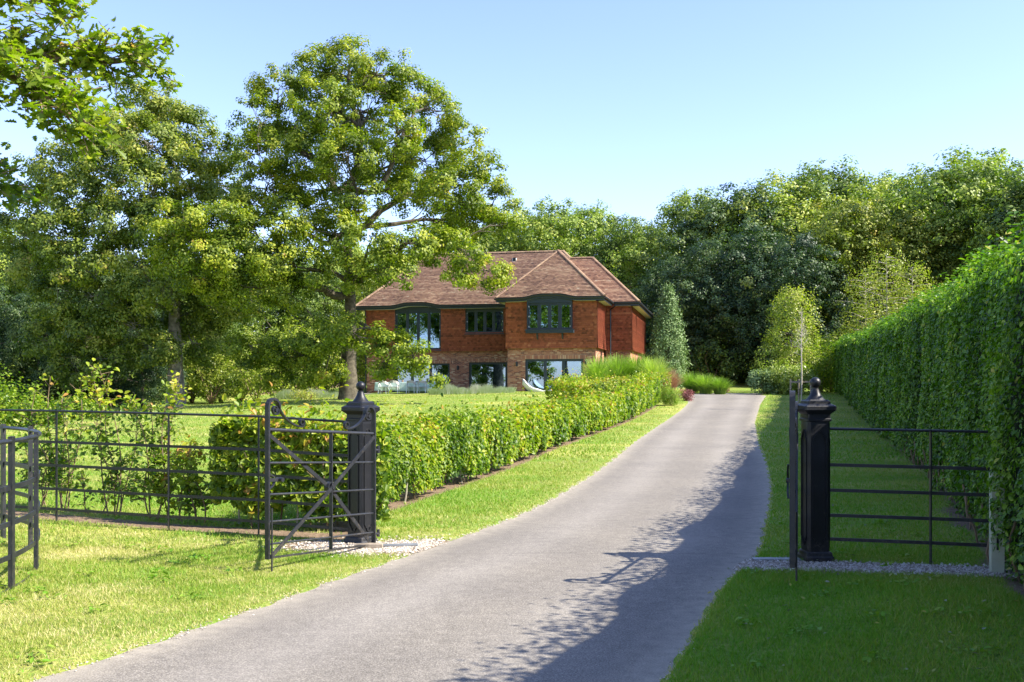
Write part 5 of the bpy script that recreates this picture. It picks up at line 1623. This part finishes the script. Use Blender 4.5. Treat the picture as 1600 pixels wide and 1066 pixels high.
# far wood filling the hill behind, one leafy mass
n = 42000
x = rng.uniform(-110, 130, n); y = 112 + rng.uniform(0, 55, n); g = base_z(x, y)
ht = 13 + 3*np.sin(x*.35)*np.cos(y*.3) + 2*np.sin(x*.83+y*.2)
ht *= np.interp(x, [-110,-20,0,22,60,130],[.75,.8,.75,.65,1.0,1.1])
t = rng.uniform(0,1,n)**.5
P_ = np.column_stack([x, y, g+ht*t])
obj('far_wood', leaf_mesh('far_wood', [leaves(P_, np.array([0,-.3,.8])+rng.normal(0,.5,(n,3)), rng.uniform(.6,1.3,n), T_DIAMOND, .45+rng.normal(0,.15,n))], M['wood_leaf']), None, 'distant wood closing the hillside behind the nearer trees', 'wood', kind='stuff')

# understorey shrubs along the wood edge
def shrub(x, y, r, h, n, leaf, mat, label, name='shrub', group=None, cat='shrub', vb=.45, seg=6, tmpl=T_DIAMOND):
    z = gz(x, y)
    e = empty(name, (x, y, z), 0, label, cat, group)
    puffs = []
    for i in range(seg):
        a = i*2.4; rr = r*.5*(i > 0)
        puffs.append(((rr*math.cos(a), rr*math.sin(a)*.8, h*(.38+.2*((i*37)%5)/5)), (r*.58, r*.55, h*.42)))
    per = max(6, n//(seg*14)); cr = min(.5, r*.3)
    out = []
    for c, rr in puffs:
        d = sphere_pts(14); ctr = np.array(c)+d*np.array(rr)*rng.uniform(.6,1,14)[:,None]
        idx = np.repeat(np.arange(14), per); q = sphere_pts(len(idx))*rng.uniform(0,1,len(idx))[:,None]**.4
        P = ctr[idx]+q*cr; P[:,2] = np.abs(P[:,2])
        out.append(leaves(P, q*.6+d[idx]*.5+np.array([0,0,.5])+rng.normal(0,.4,(len(idx),3)), leaf*rng.uniform(.7,1.3,len(idx)), tmpl, vb+rng.normal(0,.15,len(idx))))
    m = MB()
    for k in range(5):
        a = k*1.3; m.tube(wobble_path((0,0,-.1),(math.cos(a)*r*.5, math.sin(a)*r*.5, h*.6),4,.15),[.03*h/2,.025*h/2,.02*h/2,.012,.008],5)
    m.obj('stems', M['stem'], e)
    obj('foliage', leaf_mesh('foliage', out, M[mat]), e)
    return e
us = [(0,62,2.6,3.4,'hedge_leaf'),(1,64,2.6,3.2,'hedge_leaf'),(2,66,2.8,3.4,'olive_leaf')]
s0 = shrub(PX(330,66), 66, 2.8, 4.8, 3800, .15, 'gold_leaf', 'pale understorey shrub at the wood edge between the two oaks', 'understorey_shrub', 'understorey shrubs along the wood edge')
s1 = shrub(PX(130,62), 62, 2.8, 3.6, 2600, .16, 'wood_leaf', 'dark understorey shrub left of the pale oak trunk', 'understorey_shrub', 'understorey shrubs along the wood edge')
s2 = shrub(PX(400,64), 64, 2.6, 3.8, 2600, .15, 'gold_leaf', 'lit yellow green understorey shrub beyond the left lawn', 'understorey_shrub', 'understorey shrubs along the wood edge')
ul = [(s1,60,60,'dark understorey shrub at the wood edge by the left border'),(s1,200,64,'dark understorey shrub just left of the pale trunk'),(s0,375,70,'understorey shrub above the lawn end between the oaks'),(s0,445,70,'understorey shrub left of the big oak trunk'),
      (s0,505,72,'understorey shrub close behind the big oak trunk'),(s0,580,76,'understorey shrub by the left corner of the house'),(s1,20,66,'dark understorey shrub beyond the left border'),(s0,300,68,'understorey shrub right of the pale oak trunk'),
      (s1,1110,74,'dark understorey shrub at the end of the drive, left'),(s1,1170,74,'dark understorey shrub at the end of the drive, middle'),(s1,1225,70,'dark understorey shrub behind the yellow green sapling'),(s1,1060,76,'dark understorey shrub right of the silvery pear'),
      (s0,540,70,'understorey shrub just right of the big oak trunk'),(s0,470,66,'low understorey shrub at the lawn edge behind the oak')]
for o, px, Yd, lb in ul:
    x = PX(px, Yd); copy_tree(o, (x, Yd, gz(x, Yd)), random.uniform(0,6), random.uniform(.9,1.25), lb, 'understorey shrubs along the wood edge')
# sunlit shrubs at the left edge
for px, d, r, h, lb in ((10, 36, 1.7, 1.7,'bright yellow green shrub at the left edge beyond the fence'),(60, 34, 1.0, .9,'smaller bright shrub right of the one at the left edge'),(-60, 34, 2.0, 2.4,'bright shrub partly beyond the left edge'),(125,40,1.1,.8,'low bright shrub beyond the fence left of the far oak')):
    shrub(PX(px,d), d, r, h, 3000, .11, 'beech_leaf', lb, 'garden_shrub', vb=.4)

# silvery pear by the right end of the house
def cone_tree(x, y, h, r, n, leaf, mat, label, name, trunk=.12, low=.06, vb=.5, sparse=1.0, barkm='bark', up=.5, rnd=False):
    z = gz(x, y); e = empty(name, (x, y, z), 0, label, 'tree')
    m = MB(); m.tube([(0,0,-.3),(0,.02,h*.3),(.03,0,h*.7),(0,0,h*.96)], [trunk,trunk*.8,trunk*.45,.015], 8)
    nb = int(60*sparse)
    ctr = []
    for i in range(nb):
        t = (i+.5)/nb; zz = h*(low+(.98-low)*t); env = r*(1-t)**.75*(1 if t > .12 else .75+t*2) if not rnd else r*math.sqrt(max(.02,1-(1.7*t-.8)**2))*random.uniform(.7,1.15)
        for k in range(5):
            a = i*2.4+k*1.256+random.uniform(-.4,.4); rr = env*random.uniform(.45,1.0)
            c = Vector((math.cos(a)*rr, math.sin(a)*rr, zz+random.uniform(-.02,.03)*h)); ctr.append(c)
            if k < 2: m.tube([Vector((0,0,zz-.12*rr)), c*.6+Vector((0,0,zz*.4)), c], [.025,.015,.006], 4, cap=False)
    m.obj('trunk', M[barkm], e, smooth=True)
    ctr = np.array(ctr); per = max(3, n//len(ctr)); idx = np.repeat(np.arange(len(ctr)), per)
    q = rng.normal(0,1,(len(idx),3))*np.array([.16,.16,.22])*(r/2.2+.3)
    P = ctr[idx]+q
    obj('crown', leaf_mesh('crown', [leaves(P, unit(ctr[idx]*np.array([1,1,0])+1e-3)*.6+np.array([0,0,up])+rng.normal(0,.45,(len(idx),3)), leaf*rng.uniform(.7,1.3,len(idx)), T_DIAMOND, vb+rng.normal(0,.16,len(idx)))], M[mat]), e)
    return e
x = PX(1044, 62)
cone_tree(x, 62, 6.3, 1.6, 17000, .11, 'silver_leaf', 'conical silvery green pear tree beside the right end of the house', 'pear_tree')
x = PX(1236, 54)
cone_tree(x, 54, 5.6, 1.55, 7600, .11, 'gold_leaf', 'slender yellow green young tree right of the end of the drive', 'young_tree', .04, .14, .45, .45, rnd=True)
# second light shrub tree at the hedge end
x = PX(1283, 56)
shrub(x, 56, 1.6, 3.2, 4800, .10, 'beech_leaf', 'bright green shrub where the tall hedge ends', 'garden_shrub', vb=.5)
# bare topped sapling held by stakes
x, y = PX(1252, 40), 40.0
z = gz(x, y)
e = empty('staked_sapling', (x, y, z), 0, 'thin sapling with a bare brown twiggy top, held by wooden stakes', 'tree')
m = MB(); m.tube([(0,0,-.1),(.02,0,1.5),(0,.02,2.6),(.03,0,3.9)], [.035,.03,.022,.006], 7)
for i in range(34):
    zz = random.uniform(2.2,3.8); a = random.uniform(0,6.28); ln = random.uniform(.25,.75)*(4.2-zz)/2
    p = Vector((.01,0,zz)); q = p+Vector((math.cos(a)*ln, math.sin(a)*ln, random.uniform(.1,.35)))
    m.tube(wobble_path(p, q, 4, .2), [.010,.008,.006,.004,.003], 4, cap=False)
    for k in range(3):
        p2 = p.lerp(q, random.uniform(.4,.95)); m.tube([p2, p2+Vector((random.uniform(-.15,.15), random.uniform(-.15,.15), random.uniform(0,.2)))], [.004,.002], 3, cap=False)
m.obj('trunk', M['stem_pale'], e)
for dx, dy in ((-.42,.1),(.0,.35),(.38,-.05)):
    m = MB(); m.tube([(dx,dy,-.2),(dx*.95,dy,1.25)], .035, 8); m.obj('stake', M['oldwood'], e)
m = MB(); m.bar((-.42,.08,1.15),(.38,.0,1.15), .07, .02); m.obj('crossbar', M['oldwood'], e)
# pale stemmed birch behind the tall hedge
for px, Yd, h, lb in ((1385, 58, 8.2,'slim pale stemmed birch rising behind the tall hedge'),(1352, 60, 7.3,'thinner pale birch left of the taller one behind the hedge'),(1425,57,7.4,'loose yellow leaved birch right of the pale stem behind the hedge')):
    x = PX(px, Yd)
    cone_tree(x, Yd, h, 1.7, 3000, .11, 'gold_leaf', lb, 'birch_tree', .07, .30, .5, .5, 'stem_pale', rnd=True)
# shrubs beyond the hedge line
for px, Yd, r, h, mat, lb in ((1330,58,1.9,4.6,'gold_leaf','yellow green shrub behind the far end of the tall hedge'),(1400,54,2.3,6.0,'olive_leaf','light olive shrub above the middle of the tall hedge'),(1465,52,2.2,6.6,'olive_leaf','light olive shrub above the hedge nearer the camera'),
                          (1300,58,1.7,3.6,'beech_leaf','fresh green shrub beyond the end of the tall hedge')):
    shrub(PX(px,Yd), Yd, r, h, 4200, .12, mat, lb, 'garden_shrub', vb=.5)

# laurel like shrubs right of the drive end
for px, d, r, h, mat, lb in ((1195,52,.85,1.3,'silver_leaf','low grey green shrub at the right of the drive end'),(1222,52,1.2,1.9,'laurel_leaf','broad shrub with pale yellow green leaves right of the drive end'),(1248,51,1.0,1.8,'laurel_leaf','pale leaved shrub behind the stakes')):
    shrub(PX(px,d), d, r, h, 3200, .11, mat, lb, 'border_shrub', vb=.5)
# box ball and sedums
x = PX(1047, 43); shrub(x, 43, .52, .85, 6500, .035, 'hedge_leaf', 'small round clipped box ball at the left of the drive end', 'box_ball', vb=.85, seg=7)
for px, d, lb in ((1072,46,'pink sedum clump beside the clipped box ball'),(1128,56,'purple pink sedum clump between the tall grasses and the lawn')):
    shrub(PX(px,d), d, .42, .62, 1800, .05, 'sedum', lb, 'sedum_clump', cat='flowers', vb=.5)

# ornamental grasses
def tuft(x, y, h, r, n, mat, label, name='ornamental_grass', vb=.5, group=None, zbase=None, wd=.022):
    z = gz(x, y) if zbase is None else zbase
    e = empty(name, (x, y, z), 0, label, 'grass clump', group)
    nb = n; a = rng.uniform(0,2*math.pi,nb); r0 = rng.uniform(0,.35,nb)*r; out = rng.uniform(.1,1.0,nb)*r; hh = h*rng.uniform(.6,1.05,nb)*(1-.25*(out/r)**2)
    V = []; 
    ts = np.array([0,.35,.7,1.0])
    pts = []
    for t in ts:
        rad = r0 + out*t**1.8; zz = hh*(t*1.25 - .28*t*t*(1+out/r*.5))
        pts.append(np.stack([np.cos(a)*rad, np.sin(a)*rad, zz], 1))
    perp = np.stack([-np.sin(a), np.cos(a), np.zeros(nb)], 1) + rng.normal(0,.3,(nb,3))
    Vs = []
    for t, p in zip(ts, pts):
        w_ = wd*(1-t*.75)
        Vs.append(p-perp*w_/2); Vs.append(p+perp*w_/2)
    V = np.stack(Vs, 1).reshape(-1,3)
    f = np.array([(0,1,3,2),(2,3,5,4),(4,5,7,6)])
    Fq = (f[None] + (np.arange(nb)*8)[:,None,None]).reshape(-1,4)
    obj('blades', fast_mesh('blades', V, Fq, M[mat], {'v': np.repeat(vb+rng.normal(0,.15,nb),8)}), e)
    return e
G_ = 'tall ornamental grasses beside the house'
for px, d, h, r, lb in ((935,49,1.75,1.0,'tall arching ornamental grass at the left end of the row by the bay'),(965,50,1.95,1.1,'tall arching ornamental grass below the downpipe'),(995,50,1.95,1.1,'tall arching ornamental grass below the right wing'),
                     (1022,49,1.8,1.0,'yellowish arching ornamental grass at the right end of the upper row')):
    tuft(PX(px,d), d, h, r, 1500, 'tall_grass', lb, group=G_, zbase=1.28, vb=.5 if px < 1010 else .72)
tuft(PX(1045,50), 50, 1.45, .8, 900, 'pink_plume', 'pinkish feathery grass right of the yellowish one', 'feather_grass', zbase=1.05)
for px, d, h, r, lb in ((1082,54,1.25,.9,'green grass clump at the left of the drive end'),(1103,53,1.2,.9,'green grass clump in the middle of the drive end border'),(1125,52,1.05,.75,'bright green grass clump nearest the gap at the drive end')):
    tuft(PX(px,d), d, h, r, 1200, 'tall_grass', lb, group='green grass clumps at the end of the drive', vb=.35)
# lavender rows
def lavender(pxa, pxb, Yd, n, label, hgt=.62, zb_=None):
    xa, xb = PX(pxa, Yd), PX(pxb, Yd); cx_ = (xa+xb)/2
    zz0 = gz(cx_, Yd) if zb_ is None else zb_
    e = empty('lavender_row', (cx_, Yd, zz0), 0, label, 'lavender')
    x = rng.uniform(xa, xb, n)-cx_; y = rng.normal(0,.28,n); y = np.round(y*2)/2*.5 + y*.5; k = .72 + .16*np.sin((x+cx_)*3.1+np.sin(x*7)) + .12*np.sin(x*8.3)
    a = rng.uniform(0,6.28,n); h = hgt*rng.uniform(.55,1.1,n)*k; ln = rng.uniform(0,.34,n)
    P0 = np.stack([x-.011, y, np.zeros(n)],1); P1 = np.stack([x+.011, y, np.zeros(n)],1); P2 = np.stack([x+np.cos(a)*ln, y+np.sin(a)*ln, h],1)
    V = np.stack([P0,P1,P2],1).reshape(-1,3)
    obj('stalks', fast_mesh('stalks', V, np.arange(3*n).reshape(-1,3), M['lavender_leaf'], {'v': np.repeat(np.clip(.25+h/hgt*.55+rng.normal(0,.12,n),0,1),3)}), e)
lavender(672, 802, 55.5, 12000, 'pale green lavender row below the picture window', .66, .98)
lavender(436, 528, 58, 7000, 'purplish lavender row behind the big oak trunk', .7)
shrub(PX(475,57), 57, .9, .6, 900, .08, 'gold_leaf', 'low yellow shrub in front of the purplish lavender', 'garden_shrub', vb=.7)

print('TRIS', sum(len(me.polygons) for me in bpy.data.meshes))
